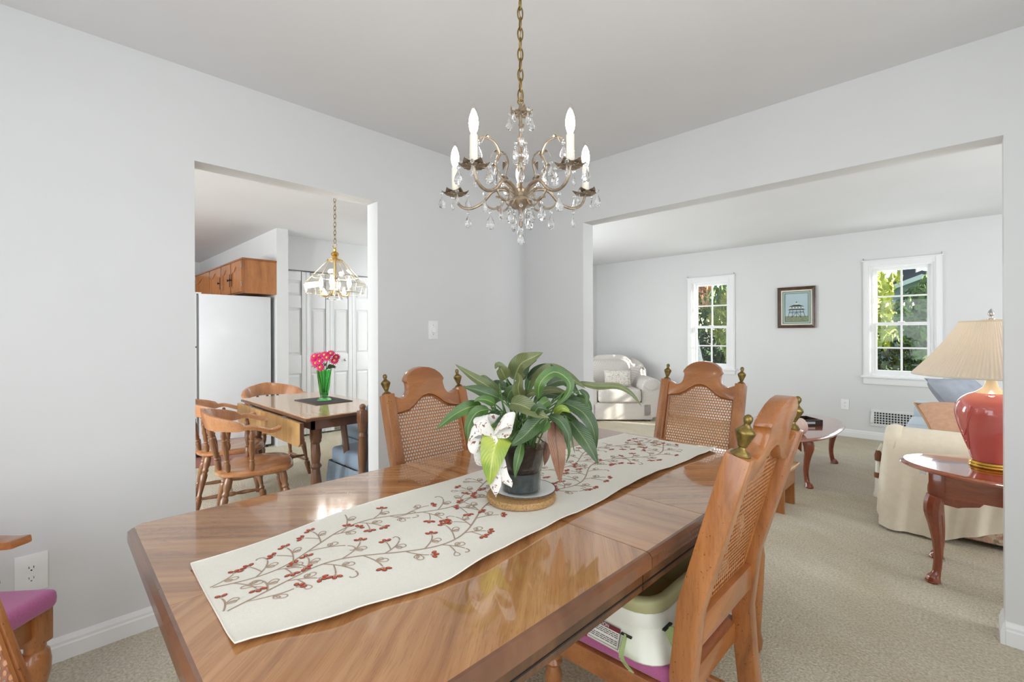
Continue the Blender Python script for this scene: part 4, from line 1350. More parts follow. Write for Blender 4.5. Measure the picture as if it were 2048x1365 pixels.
LEAVES = [
    ([(-0.02, 0.02, 0.363), (-0.003, 0.0, 0.406), (0.029, -0.03, 0.43), (0.065, -0.03, 0.447)], 0.030, 'o', 0.5),
    ([(0.023, 0.05, 0.36), (0.052, 0.03, 0.387), (0.088, 0.0, 0.4), (0.119, -0.02, 0.387)], 0.016, 'd', 0.2),
    ([(-0.067, 0, 0.318), (-0.104, -0.02, 0.349), (-0.143, -0.04, 0.377), (-0.191, -0.06, 0.415)], 0.016, 'o', 0.4),
    ([(-0.046, 0.0, 0.367), (-0.055, -0.02, 0.389), (-0.067, -0.03, 0.408), (-0.076, -0.05, 0.4)], 0.019, 'o', 0.8),
    ([(-0.066, -0.02, 0.312), (-0.099, -0.04, 0.327), (-0.132, -0.05, 0.341), (-0.17, -0.05, 0.348)], 0.019, 'd', 0.3),
    ([(-0.068, 0.08, 0.318), (-0.095, 0.08, 0.344), (-0.114, 0.08, 0.366), (-0.129, 0.08, 0.368)], 0.012, 'o', 0.3),
    ([(-0.118, -0.03, 0.292), (-0.156, -0.06, 0.288), (-0.197, -0.08, 0.268), (-0.241, -0.1, 0.234)], 0.019, 'g', 0.4),
    ([(-0.078, -0.05, 0.299), (-0.101, -0.07, 0.313), (-0.123, -0.08, 0.316), (-0.135, -0.08, 0.309)], 0.014, 'g', 0.2),
    ([(-0.096, -0.05, 0.283), (-0.128, -0.07, 0.276), (-0.15, -0.08, 0.241), (-0.153, -0.08, 0.194)], 0.017, 'g', 0.4),
    ([(-0.03, -0.06, 0.213), (-0.064, -0.1, 0.212), (-0.081, -0.125, 0.164), (-0.089, -0.13, 0.087)], 0.040, 'y', 0.7),
    ([(-0.03, -0.06, 0.302), (0.001, -0.09, 0.301), (0.039, -0.11, 0.283), (0.076, -0.12, 0.269)], 0.025, 'o', 0.6),
    ([(0.063, -0.08, 0.268), (0.041, -0.1, 0.252), (0.005, -0.12, 0.219), (-0.035, -0.12, 0.19)], 0.024, 'd', 0.6),
    ([(-0.001, -0.03, 0.31), (-0.009, -0.05, 0.342), (-0.005, -0.07, 0.372), (-0.011, -0.08, 0.392)], 0.018, 'o', 0.8),
    ([(0.035, 0.03, 0.345), (0.083, 0.0, 0.391), (0.14, -0.01, 0.374), (0.192, -0.02, 0.339)], 0.021, 'o', 0.4),
    ([(0.174, 0.0, 0.355), (0.224, -0.02, 0.345), (0.281, -0.04, 0.347), (0.321, -0.05, 0.326), (0.35, -0.05, 0.289)], 0.011, 'o', 0.3),
    ([(0.05, -0.06, 0.316), (0.052, -0.08, 0.361), (0.094, -0.08, 0.394), (0.137, -0.08, 0.365), (0.129, -0.08, 0.326), (0.092, -0.06, 0.286)], 0.016, 'g', 0.5),
    ([(0.114, 0.02, 0.305), (0.141, 0.0, 0.303), (0.167, -0.02, 0.296), (0.192, -0.02, 0.284)], 0.022, 'd', 0.4),
    ([(0.131, -0.02, 0.296), (0.177, -0.04, 0.273), (0.206, -0.05, 0.231), (0.219, -0.05, 0.168)], 0.021, 'd', 0.4),
    ([(0.148, -0.03, 0.241), (0.172, -0.05, 0.211), (0.197, -0.07, 0.172), (0.217, -0.08, 0.13)], 0.024, 'd', 0.4),
    ([(0.098, -0.05, 0.249), (0.097, -0.07, 0.204), (0.104, -0.08, 0.144), (0.109, -0.08, 0.076)], 0.024, 'b', 0.7),
    ([(0.065, 0.0, 0.178), (0.075, -0.01, 0.145), (0.069, -0.01, 0.107)], 0.012, 'b', 0.6),
    ([(-0.001, -0.09, 0.191), (-0.008, -0.105, 0.162), (-0.015, -0.11, 0.133), (-0.02, -0.11, 0.1)], 0.013, 'g', 0.7),
    ([(0.096, -0.05, 0.257), (0.122, -0.07, 0.215), (0.136, -0.07, 0.165), (0.126, -0.07, 0.13)], 0.007, 'g', 0.3),
    ([(0.099, -0.02, 0.264), (0.121, -0.04, 0.283), (0.147, -0.04, 0.269)], 0.012, 'y', 0.5),
    ([(0.054, 0.05, 0.322), (0.099, 0.04, 0.328), (0.148, 0.03, 0.32)], 0.012, 'o', 0.3),
    ([(-0.042, 0.0, 0.308), (-0.027, -0.02, 0.335), (0.005, -0.03, 0.346)], 0.016, 'd', 0.5),
    ([(0.08, -0.05, 0.308), (0.062, -0.07, 0.301), (0.042, -0.07, 0.282)], 0.016, 'g', 0.6),
    ([(-0.015, -0.07, 0.219), (-0.026, -0.09, 0.208), (-0.041, -0.1, 0.187)], 0.018, 'g', 0.6),
    ([(0.084, 0.08, 0.336), (0.142, 0.1, 0.351), (0.195, 0.1, 0.298)], 0.019, 'd', 0.4),
    ([(-0.038, 0.08, 0.327), (-0.078, 0.1, 0.338), (-0.115, 0.12, 0.322)], 0.016, 'd', 0.4),
    ([(0.001, 0.1, 0.351), (0.015, 0.12, 0.398), (0.056, 0.14, 0.415)], 0.020, 'd', 0.4),
    ([(0.174, -0.03, 0.336), (0.193, -0.04, 0.317), (0.187, -0.04, 0.289)], 0.008, 'd', 0.4),
    ([(0.128, -0.05, 0.263), (0.139, -0.06, 0.229), (0.153, -0.06, 0.156)], 0.004, 'g', 0.3),
    ([(0.074, -0.09, 0.258), (0.058, -0.1, 0.237), (0.039, -0.1, 0.222)], 0.015, 'g', 0.5),
    ([(-0.038, -0.07, 0.266), (-0.064, -0.09, 0.251), (-0.083, -0.1, 0.241)], 0.014, 'd', 0.5),
    ([(-0.007, 0.06, 0.278), (-0.043, 0.09, 0.3), (-0.075, 0.12, 0.287), (-0.098, 0.13, 0.258)], 0.015, 'd', 0.4),
    ([(0.045, 0.1, 0.285), (0.087, 0.13, 0.303), (0.133, 0.15, 0.291), (0.171, 0.16, 0.253)], 0.016, 'd', 0.4),
    ([(0.023, 0.08, 0.318), (0.037, 0.1, 0.36), (0.073, 0.12, 0.367), (0.109, 0.12, 0.349)], 0.016, 'g', 0.4),
    ([(-0.016, 0.04, 0.306), (-0.037, 0.03, 0.345), (-0.041, 0.02, 0.367)], 0.012, 'd', 0.5),
    ([(0.106, 0.03, 0.266), (0.139, 0.02, 0.25), (0.174, 0.0, 0.221), (0.189, -0.01, 0.182)], 0.014, 'g', 0.4),
    ([(0.032, -0.1, 0.272), (0.046, -0.12, 0.298), (0.072, -0.13, 0.292)], 0.014, 'd', 0.6),
    ([(-0.067, -0.03, 0.275), (-0.086, -0.06, 0.265), (-0.115, -0.08, 0.253), (-0.13, -0.09, 0.231)], 0.012, 'd', 0.4),
    ([(0.08, -0.06, 0.265), (0.11, -0.08, 0.253), (0.132, -0.09, 0.216), (0.128, -0.09, 0.181)], 0.014, 'd', 0.5),
    ([(0.009, -0.02, 0.314), (0.033, -0.05, 0.33), (0.064, -0.07, 0.329)], 0.013, 'o', 0.4),
    ([(0.168, 0.02, 0.309), (0.19, 0.0, 0.303), (0.205, -0.01, 0.28), (0.205, -0.01, 0.252)], 0.011, 'g', 0.4),
]
BOW = [
    [(-0.079, -0.1, 0.222), (-0.051, -0.13, 0.262), (-0.023, -0.12, 0.264), (-0.033, -0.11, 0.235), (-0.08, -0.09, 0.22)],
    [(-0.079, -0.1, 0.222), (-0.111, -0.13, 0.247), (-0.143, -0.13, 0.221), (-0.127, -0.12, 0.192), (-0.079, -0.1, 0.218)],
    [(-0.084, -0.09, 0.224), (-0.114, -0.1, 0.256), (-0.108, -0.08, 0.27), (-0.077, -0.07, 0.258), (-0.077, -0.08, 0.221)],
    [(-0.087, -0.1, 0.218), (-0.117, -0.1, 0.18), (-0.114, -0.09, 0.139), (-0.095, -0.09, 0.127)],
    [(-0.079, -0.1, 0.218), (-0.075, -0.11, 0.163), (-0.074, -0.12, 0.11), (-0.072, -0.13, 0.057)],
    [(-0.079, -0.1, 0.218), (-0.063, -0.11, 0.152), (-0.052, -0.12, 0.11), (-0.029, -0.13, 0.083)],
]
def leaf_mesh(pts, hw, tw, seed):
    rnd = random.Random(seed)
    path = crom(pts, 6 if len(pts) < 5 else 4)
    n = len(path) - 1
    L = [0.0]
    for a, b in zip(path, path[1:]):
        L.append(L[-1] + (b - a).length)
    side = []
    view = Vector((0.25 * (rnd.random() - 0.5), -1, 0.45))
    for i in range(n + 1):
        t = (path[min(i + 1, n)] - path[max(i - 1, 0)]).normalized()
        sd = t.cross(view)
        if sd.length < 0.1:
            sd = t.cross(Vector((1, 0, 0)))
        side.append(sd.normalized())
    ph = rnd.uniform(0, 6)
    def fn(u, v):
        x = u * n
        i = min(int(x), n - 1)
        k = x - i
        p = path[i].lerp(path[i + 1], k)
        sd = side[i].lerp(side[i + 1], k).normalized()
        t = (path[i + 1] - path[i]).normalized()
        nr = sd.cross(t)
        s = (L[i] + (L[i + 1] - L[i]) * k) / L[-1]
        w = hw * max(0.0, sin(pi * min(1.0, 0.04 + s ** 0.72 * 0.96))) ** 0.8 * (1.0 - 0.25 * s)
        c = v * 2 - 1
        fold = (0.28 + 0.22 * tw) * abs(c) * w
        return p + sd * c * w * 1.12 + nr * (fold + 0.10 * w * sin(7 * s + ph + c * 1.5))
    return MB().surf(fn, 18, 6, 0.0007, uv=True)
def build_plant():
    rnd = random.Random(4)
    for k, (pts, hw, m, tw) in enumerate(LEAVES):
        leaf_mesh(pts, hw, tw, k).build('leaf', M['leaf_' + m], plant, smooth=60)
        b = Vector(pts[0])
        a = Vector((rnd.uniform(-0.035, 0.035), rnd.uniform(-0.03, 0.03), PZ + 0.13))
        q = Vector(pts[1])
        mid = a.lerp(b, 0.55) + Vector((0, 0, 0.035)) - (q - b) * 0.12
        MB().tube(bez([a, a.lerp(mid, 0.6) + Vector((0, 0, 0.02)), mid, b], 8), [0.0028 - 0.0001 * i for i in range(9)], 6).build('stem', M['stem'], plant)
    for k in range(16):
        a = Vector((rnd.uniform(-0.045, 0.045), rnd.uniform(-0.045, 0.03), PZ + 0.13))
        b = a + Vector((a.x * 1.4 + rnd.uniform(-0.03, 0.03), rnd.uniform(-0.04, 0.04), rnd.uniform(0.10, 0.2)))
        MB().tube(bez([a, a.lerp(b, 0.5) + Vector((0, 0, 0.02)), b], 5), 0.0026, 6).build('stem', M['stem'], plant)
    bow = None
    for k, pts in enumerate(BOW):
        P = crom(pts, 7)
        n = len(P) - 1
        wide = 0.021 if k < 3 else 0.017
        def fn(u, v, P=P, n=n, k=k, wide=wide):
            x = u * n
            i = min(int(x), n - 1)
            p = P[i].lerp(P[i + 1], x - i)
            if k < 3:
                w = wide * (0.35 + 0.65 * min(1, sin(pi * u) * 1.6))
                d = Vector((0.25, 0.25, 1)).normalized() if k != 2 else Vector((1, 0.3, 0.2)).normalized()
            else:
                w = wide * (0.4 + 0.6 * min(1, u * 3)) * (1 if u < 0.8 else max(0.06, (1 - u) / 0.2))
                d = Vector((1, -0.25, 0.12)).normalized()
            c = v * 2 - 1
            return p + d * c * w + Vector((0, -0.006 * cos(c * 1.5), 0.0))
        o = MB().surf(fn, 22, 4, 0.0008).build('bow' if k == 0 else ('bow_loop' if k < 3 else 'bow_tail'), M['ribbon'], plant if k == 0 else bow, smooth=60)
        if k == 0:
            bow = o
            bow['label'] = 'white ribbon bow with small printed figures'
build_plant()

# ================================================================== CRYSTAL CHANDELIER
CHX, CHY = -1.028, 1.093
ch = thing('chandelier', 'bronze five-light chandelier hung with crystal drops above the dining table', 'chandelier', (CHX, CHY, 0), 0.7749)
def chain(parent, z0, z1, L, w, r, mat):
    n = int(round((z1 - z0) / (L * 0.78)))
    stepz = (z1 - z0) / n
    loop = []
    for k in range(16):
        a = 2 * pi * k / 16
        loop.append((w * cos(a), 0, L / 2 * sin(a) * (1.0 if abs(sin(a)) < 0.9 else 1.0)))
    me = MB().tube(loop, r, 6, closed=True).mesh('chain_link', mat)
    for i in range(n):
        o = link('chain_link', me, parent)
        o.location = (0, 0, z0 + stepz * (i + 0.5))
        o.rotation_euler = (0, 0, pi / 2 * (i % 2) + 0.3)
chain(ch, 1.995, 2.425, 0.043, 0.0085, 0.0023, M['brass_old'])
MB().lathe([(0.0, 2.40), (0.012, 2.40), (0.02, 2.41), (0.06, 2.428), (0.062, 2.4395), (0.0, 2.4395)], 24).build('ceiling_canopy', M['brass_old'], ch)
MB().lathe([(0.0, 1.585), (0.004, 1.588), (0.006, 1.60), (0.003, 1.612), (0.006, 1.632), (0.010, 1.642), (0.034, 1.662), (0.038, 1.668), (0.034, 1.676), (0.02, 1.684), (0.026, 1.695), (0.024, 1.705), (0.008, 1.715),
            (0.007, 1.76), (0.013, 1.775), (0.013, 1.785), (0.006, 1.80), (0.006, 1.86), (0.011, 1.872), (0.006, 1.885), (0.005, 1.95), (0.010, 1.962), (0.006, 1.975), (0.0045, 1.985), (0.0, 1.987)], 18).build('column', M['bronze'], ch)
MB().tube([(0.003 * sin(k * 1.3), 0.003 * cos(k * 1.3), 1.99 + 0.0225 * k) for k in range(20)], 0.0016, 5).build('cord', M['brass'], ch)
MB().tube([(0.009 * cos(2 * pi * k / 14), 0, 1.992 + 0.011 * sin(2 * pi * k / 14)) for k in range(14)], 0.002, 6, closed=True).build('hanging_loop', M['brass_old'], ch)
def drop_mesh(L, w):
    """flat faceted pear drop, hung from its top at the origin, with a round bead above"""
    mb = MB()
    prof = [(0.0, -L), (0.32 * w, -L * 0.95), (0.46 * w, -L * 0.8), (0.5 * w, -L * 0.66), (0.38 * w, -L * 0.42), (0.2 * w, -L * 0.2), (0.08 * w, -L * 0.05), (0.0, 0.0)]
    mb.lathe(prof, 8, Matrix.Translation((0, 0, -0.016)), 1.0, 0.55)
    mb.sphere((0, 0, -0.008), 0.0058, 8, 6)
    return mb.mesh('crystal_drop', M['crystal'], 0)
DR = [drop_mesh(0.034, 0.020), drop_mesh(0.042, 0.025), drop_mesh(0.050, 0.029)]
def drop(x, y, z, k, a=0.0):
    o = link('crystal_drop', DR[k], ch)
    o.location = (x, y, z)
    o.rotation_euler = (0, 0, a)
def leafcup(z, r0, r1, n=6, up=0.012):
    mb = MB()
    for k in range(n):
        a0 = 2 * pi * k / n
        def fn(u, v, a0=a0):
            c = v * 2 - 1
            rr = r0 + (r1 - r0) * u
            w = (0.62 * r1) * sin(pi * (0.15 + 0.85 * u) ** 0.8) * (1 + 0.18 * cos(u * 22))
            x, y = rr, c * w * 0.85
            return (x * cos(a0) - y * sin(a0), x * sin(a0) + y * cos(a0), z - 0.004 + up * u * u - abs(c) * 0.004)
        mb.surf(fn, 9, 4, 0.0012)
    return mb
R5 = 0.232
arm_r = [0.006] * 30
for k in range(5):
    a = radians(90 + 72 * k)
    ca, sa = cos(a), sin(a)
    P = lambda r, z, s=0.0: (r * ca - s * sa, r * sa + s * ca, z)
    arm = MB()
    path = crom([P(0.02, 1.688), P(0.05, 1.712), P(0.095, 1.712), P(0.135, 1.676), P(0.18, 1.662), P(0.217, 1.678), P(R5, 1.716)], 6)
    arm.tube(path, [0.0062 - 0.00005 * i for i in range(len(path))], 8)
    arm.tube(crom([P(0.13, 1.68), P(0.10, 1.655), P(0.068, 1.66), P(0.062, 1.685), P(0.085, 1.693)], 6), 0.0038, 6)
    arm.tube(crom([P(0.03, 1.676), P(0.05, 1.648), P(0.075, 1.645), P(0.08, 1.662)], 6), 0.0032, 6)
    arm.build('arm', M['bronze'], ch)
    b2 = radians(90 + 36 + 72 * k)
    cb, sb = cos(b2), sin(b2)
    Q = lambda r, z: (r * cb, r * sb, z)
    up = MB()
    up.tube(crom([Q(0.022, 1.70), Q(0.06, 1.735), Q(0.085, 1.775), Q(0.07, 1.815), Q(0.088, 1.85), Q(0.125, 1.862), Q(0.14, 1.85)], 6), 0.0032, 6)
    for (r, z) in ((0.08, 1.765), (0.072, 1.81), (0.1, 1.855)):
        up.surf(lambda u, v, r=r, z=z: Vector(Q(r + 0.03 * u, z + 0.02 * sin(pi * u) - 0.012 * u)) + Vector((-sb, cb, 0)) * (v - 0.5) * 0.02 * sin(pi * (0.1 + 0.9 * u)), 5, 2, 0.001)
    up.build('scroll_branch', M['bronze'], ch)
    cup = leafcup(1.722, 0.006, 0.046)
    cup.v = [Vector((p.x + R5 * ca, p.y + R5 * sa, p.z)) for p in cup.v]
    cup.build('leaf_bobeche', M['bronze'], ch)
    T = Matrix.Translation(P(R5, 0))
    cd = MB().lathe([(0.0, 1.722), (0.0115, 1.722), (0.0115, 1.803), (0.009, 1.806), (0.0, 1.806)], 14, T).build('candle_sleeve', M['candle'], ch)
    MB().lathe([(0.0, 1.806), (0.008, 1.807), (0.0125, 1.82), (0.0155, 1.838), (0.014, 1.858), (0.0085, 1.878), (0.003, 1.891), (0.0, 1.894)], 18, T).build('bulb_glass', M['bulbglass'], cd)
    MB().lathe([(0.0, 1.808), (0.007, 1.809), (0.0115, 1.82), (0.014, 1.837), (0.0118, 1.855), (0.006, 1.872), (0.0, 1.880)], 14, T).build('filament_glow', M['bulb'], cd)
    for j in range(4):
        aa = a + j * pi / 2 + 0.6
        drop(R5 * ca + 0.044 * cos(aa), R5 * sa + 0.044 * sin(aa), 1.722, (j + k) % 2, aa)
    drop(*P(0.185, 1.655), 1, a + 1)
    drop(*P(0.105, 1.652), 2, a + 0.4)
    drop(*Q(0.14, 1.848), 1, b2)
    drop(*Q(0.078, 1.772), 2, b2 + 0.7)
    drop(*Q(0.036, 1.655), 1, b2)
    drop(*Q(0.10, 1.79), 0, b2)
leafcup(1.955, 0.005, 0.040, 5, 0.018).build('crown_leaves', M['bronze'], ch)
for k in range(5):
    a = radians(20 + 72 * k)
    drop(0.038 * cos(a), 0.038 * sin(a), 1.962, 0 if k % 2 else 1, a)
for k in range(4):
    a = radians(45 + 90 * k)
    drop(0.022 * cos(a), 0.022 * sin(a), 1.86, 2, a)
drop(0, -0.0, 1.588, 1)
drop(0.026, -0.01, 1.64, 2, 0.5)
drop(-0.024, 0.012, 1.64, 2, 1.5)
# ================================================================== SWITCHES AND OUTLETS
def wall_plate(name, label, cat, M4, w, h, kind):
    t = thing(name, label, cat)
    t.matrix_world = M4
    MB().box((-w / 2, 0, -h / 2), (w / 2, 0.006, h / 2)).build('cover_plate', M['plate'], t, bevel=0.003)
    if kind == 'outlet':
        for z in (0.0195, -0.0195):
            r = MB().prism([(0.0165 * cos(a), z + 0.0145 * sin(a)) for a in [2 * pi * k / 20 for k in range(20)]], 0.006, 0.0085, 'xz').build('receptacle', M['plate'], t)
            b = MB()
            if z > 0 or True:
                for x in (-0.0062, 0.0062):
                    b.box((x - 0.0011, 0.0085, z - 0.001), (x + 0.0011, 0.0088, z + 0.007))
                b.prism([(0.0026 * cos(a), z - 0.0075 + 0.0026 * sin(a)) for a in [2 * pi * k / 10 for k in range(10)]], 0.0085, 0.0088, 'xz')
            b.build('slot', M['black'] if z > 0 or kind != 'outlet' else M['gasket'], r, smooth=0)
        MB().sphere((0, 0.006, 0), 0.0028, 8, 6, (1, 0.5, 1)).build('screw', M['plate'], t)
    else:
        MB().lathe([(0.0, 0.006), (0.021, 0.006), (0.0195, 0.018), (0.017, 0.020), (0.0, 0.020)], 24, Matrix.Rotation(-pi / 2, 4, 'X')).build('dimmer_knob', M['plate'], t)
        for z in (-0.03, 0.03):
            MB().sphere((0, 0.006, z), 0.0028, 8, 6, (1, 0.5, 1)).build('screw', M['gasket'], t)
    return t
def on_x(y, z):   # plate on a wall facing +X
    return Matrix.Translation((XL, y, z)) @ Matrix.Rotation(-pi / 2, 4, 'Z')
wall_plate('wall_outlet', 'white duplex outlet low on the left wall above the rose seat', 'outlet', on_x(-0.017, 0.362), 0.088, 0.14, 'outlet')
wall_plate('dimmer_switch', 'white dimmer switch plate between the doorway and room corner', 'switch', on_x(1.802, 1.272), 0.076, 0.12, 'dimmer')
wall_plate('wall_outlet', 'small white outlet below the framed print, right of it', 'outlet', Matrix.Translation((-1.057, YF, 0.384)) @ Matrix.Rotation(pi, 4, 'Z'), 0.08, 0.125, 'outlet')

def vent():
    t = thing('floor_vent', 'white louvred air vent low on the far wall beside the sofa', 'vent', (-0.57, YF, 0.258))
    w, h = 0.24, 0.098
    MB().box((-w + 0.03, -0.004, -h + 0.03), (w - 0.03, 0.0, h - 0.03)).build('back', M['ventdark'], t, smooth=0)
    f = MB()
    f.box((-w, -0.014, -h), (w, 0, -h + 0.032)).box((-w, -0.014, h - 0.032), (w, 0, h)).box((-w, -0.014, -h + 0.032), (-w + 0.034, 0, h - 0.032)).box((w - 0.034, -0.014, -h + 0.032), (w, 0, h - 0.032))
    f.build('frame', M['vent_w'], t, bevel=0.004)
    for k in range(15):
        x = -w + 0.052 + k * 0.0268
        MB().box((x - 0.004, -0.012, -h + 0.03), (x + 0.004, -0.006, h - 0.03)).build('slat', M['vent_w'], t, smooth=0)
    for k in range(4):
        z = -h + 0.055 + k * 0.0285
        MB().box((-w + 0.03, -0.007, z - 0.004), (w - 0.03, -0.004, z + 0.004)).build('louvre', M['vent_w'], t, smooth=0)
vent()

# ================================================================== KITCHEN: REFRIGERATOR AND WALL CABINETS
def fridge():
    t = thing('refrigerator', 'white refrigerator seen from its side beneath the wooden cabinets', 'refrigerator', (-5.55, 0, 0))
    MB().box((-0.78, 1.145, 0.03), (0, 1.825, 1.668)).build('body', M['fridge'], t, bevel=0.008)
    MB().box((-0.775, 1.128, 0.10), (-0.006, 1.146, 1.655)).build('door_gasket', M['gasket'], t, smooth=0)
    for z0, z1 in ((0.10, 1.12), (1.13, 1.665)):
        d = MB().box((-0.78, 1.07, z0), (0, 1.128, z1)).build('door', M['fridge'], t, bevel=0.012)
        MB().box((-0.75, 1.035, z0 + 0.12), (-0.725, 1.07, z1 - 0.15)).build('handle', M['fridge'], d, bevel=0.006)
    MB().box((-0.76, 1.13, 0.0), (-0.02, 1.8, 0.03)).build('plinth', M['black'], t, smooth=0)
    MB().box((-0.10, 1.075, 1.665), (-0.01, 1.17, 1.682)).build('hinge_cover', M['fridge'], t, bevel=0.005)
    MB().box((-0.08, 1.08, 0.075), (-0.005, 1.16, 0.10)).build('hinge', M['gasket'], t, bevel=0.003)
fridge()
def cabinet(name, label, x0, x1, y0, y1, z0, z1, ndoor, face='-y', hinge=True, group=None):
    t = thing(name, label, 'cabinet', group=group)
    MB().box((x0, y0 + 0.018, z0), (x1, y1, z1)).build('body', M['cab'], t, smooth=0)
    MB().box((x0, y0, z0), (x1, y0 + 0.018, z0 + 0.022)).box((x0, y0, z1 - 0.03), (x1, y0 + 0.018, z1)).box((x0, y0, z0 + 0.022), (x0 + 0.025, y0 + 0.018, z1 - 0.03)).box((x1 - 0.025, y0, z0 + 0.022), (x1, y0 + 0.018, z1 - 0.03)).build('face_frame', M['cab_d'], t, smooth=0)
    MB().box((x0, y0 - 0.012, z1 - 0.012), (x1 + 0.012, y1, z1 + 0.006)).build('top_moulding', M['cab_d'], t, smooth=0)
    w = (x1 - x0) / ndoor
    for k in range(ndoor):
        a, b = x0 + k * w + 0.012, x0 + (k + 1) * w - 0.012
        za, zb = z0 + 0.014, z1 - 0.02
        d = MB()
        st = 0.055
        yo, yi = y0 - 0.018, y0
        d.box((a, yo, za), (a + st, yi, zb)).box((b - st, yo, za), (b, yi, zb)).box((a + st, yo, za), (b - st, yi, za + st))
        arch = [(a + st, zb), (a + st, zb - st - 0.05)]
        m = (a + b) / 2
        hwid = (b - a) / 2 - st
        for i in range(13):
            u = -1 + 2 * i / 12
            s = 0.0 if abs(u) > 0.72 else (0.5 + 0.5 * cos(pi * u / 0.72))
            arch.append((m + u * hwid, zb - st - 0.05 + 0.055 * s))
        arch += [(b - st, zb - st - 0.05), (b - st, zb)]
        d.prism(arch, yo, yi, 'xz')
        dd = d.build('door', M['cab'], t, smooth=0)
        pa = [(a + st - 0.004, za + st - 0.004), (b - st + 0.004, za + st - 0.004)] + [(x, z + 0.004) for x, z in reversed(arch[2:-2])]
        MB().prism(pa, yo + 0.008, yi - 0.001, 'xz').build('door_panel', M['cab'], dd, smooth=0)
        right_hinged = (k == ndoor - 1) if ndoor > 1 else False
        kx = a + 0.028 if (k % 2 == 1) else b - 0.028
        MB().lathe([(0.005, 0), (0.005, 0.014), (0.013, 0.02), (0.014, 0.026), (0.0, 0.03)], 10, Matrix.Translation((kx, yo, (za + zb) / 2 - 0.02)) @ Matrix.Rotation(pi / 2, 4, 'X')).build('knob', M['black'], dd)
        MB().box((kx - 0.012, yo - 0.002, (za + zb) / 2 - 0.09), (kx + 0.012, yo, (za + zb) / 2 + 0.05)).build('knob_plate', M['black'], dd, smooth=0)
        hx = b if (k % 2 == 1) else a
        for hz in (za + 0.06, zb - 0.08):
            MB().box((hx - 0.005, yo - 0.003, hz), (hx + 0.005, yo + 0.004, hz + 0.05)).build('hinge', M['steel'], dd, smooth=0)
    return t
g = 'wooden kitchen wall cabinets'
cabinet('wall_cabinet', 'two-door wooden cabinet above the white refrigerator', -6.28, -5.5, 1.535, 1.868, 1.695, 2.065, 2, group=g)
cabinet('wall_cabinet', 'single-door wooden cabinet next along from the one above the refrigerator', -6.80, -6.285, 1.535, 1.868, 1.695, 2.065, 1, group=g)
cabinet('wall_cabinet', 'arched-door wooden cabinet in the far kitchen corner', -7.55, -6.805, 1.535, 1.868, 1.35, 2.065, 1, group=g)
tt = cabinet('wall_cabinet', 'dark wooden cabinet at the doorway edge, farthest in the kitchen', -0.9, 0.0, 0.0, 0.33, 1.35, 2.065, 2, group=g)
tt.location = (-7.56, 1.50, 0)
tt.rotation_euler = (0, 0, pi / 2)
tt.location = (-7.60, 1.52, 0)

# ================================================================== KITCHEN: DROP-LEAF TABLE
KZ = 0.74
kt = thing('drop_leaf_table', 'drop-leaf kitchen table with the near leaf hanging down', 'table')
kx0, kx1, ky0, ky1 = -4.115, -2.850, 1.135, 1.765
MB().prism([(kx0 + 0.02, ky0), (kx1 - 0.02, ky0), (kx1, ky0 + 0.02), (kx1, ky1), (kx0, ky1), (kx0, ky0 + 0.02)], KZ - 0.006, KZ, 'xy').build('tabletop', M['laminate'], kt, smooth=0)
MB().box((kx0 - 0.004, ky0 - 0.006, KZ - 0.024), (kx1 + 0.004, ky1, KZ - 0.007)).build('top_edge', M['kedge'], kt, bevel=0.004)
lf = MB().prism([(kx0 + 0.01, KZ - 0.03), (kx1 - 0.01, KZ - 0.03), (kx1 - 0.01, KZ - 0.15), (kx1 - 0.04, KZ - 0.175), (kx0 + 0.04, KZ - 0.175), (kx0 + 0.01, KZ - 0.15)], ky0 - 0.035, ky0 - 0.014, 'xz').build('drop_leaf', M['laminate_v'], kt, smooth=0)
MB().box((kx1 - 0.0095, ky0 - 0.036, KZ - 0.155), (kx1 - 0.004, ky0 - 0.013, KZ - 0.028)).build('leaf_edge', M['kedge'], lf, smooth=0)
for x in (kx0 + 0.3, kx1 - 0.3):
    MB().box((x - 0.03, ky0 - 0.03, KZ - 0.031), (x + 0.03, ky0 + 0.03, KZ - 0.0245)).build('hinge', M['steel'], kt, smooth=0)
for (lo, hi) in (((kx0 + 0.05, ky0 + 0.05), (kx1 - 0.04, ky0 + 0.07)), ((kx0 + 0.05, ky1 - 0.07), (kx1 - 0.04, ky1 - 0.05)), ((kx1 - 0.06, ky0 + 0.05), (kx1 - 0.04, ky1 - 0.05)), ((kx0 + 0.05, ky0 + 0.05), (kx0 + 0.07, ky1 - 0.05))):
    MB().box((lo[0], lo[1], KZ - 0.085), (hi[0], hi[1], KZ - 0.024)).build('apron', M['kedge'], kt, smooth=0)
KL = [(0, 0.016), (0.06, 0.02), (0.2, 0.03), (0.42, 0.036), (0.56, 0.024), (0.585, 0.036), (0.61, 0.024), (0.68, 0.03), (0.78, 0.022), (0.8, 0.033), (0.82, 0.033), (0.83, 0.036), (1, 0.036)]
for x in (kx0 + 0.09, kx1 - 0.08):
    for y in (ky0 + 0.09, ky1 - 0.09):
        MB().turned((x, y, 0), (x, y, KZ - 0.025), KL, 14).build('leg', M['kleg'], kt)
for y in (ky0 + 0.2,):
    MB().tube([(kx1 - 0.16, ky0 + 0.3, KZ - 0.03), (kx1 - 0.12, ky0 + 0.32, 0.4), (kx1 - 0.06, ky0 + 0.3, 0.05)], 0.022, 8).build('gate_leg', M['kleg'], kt)
mat_o = thing('placemat', 'charcoal square placemat under the green vase', 'placemat', (-3.51, 1.525, KZ), radians(1.5))
MB().box((-0.19, -0.14, 0.0), (0.19, 0.14, 0.005)).build('woven_mat', M['slate'], mat_o, bevel=0.002)

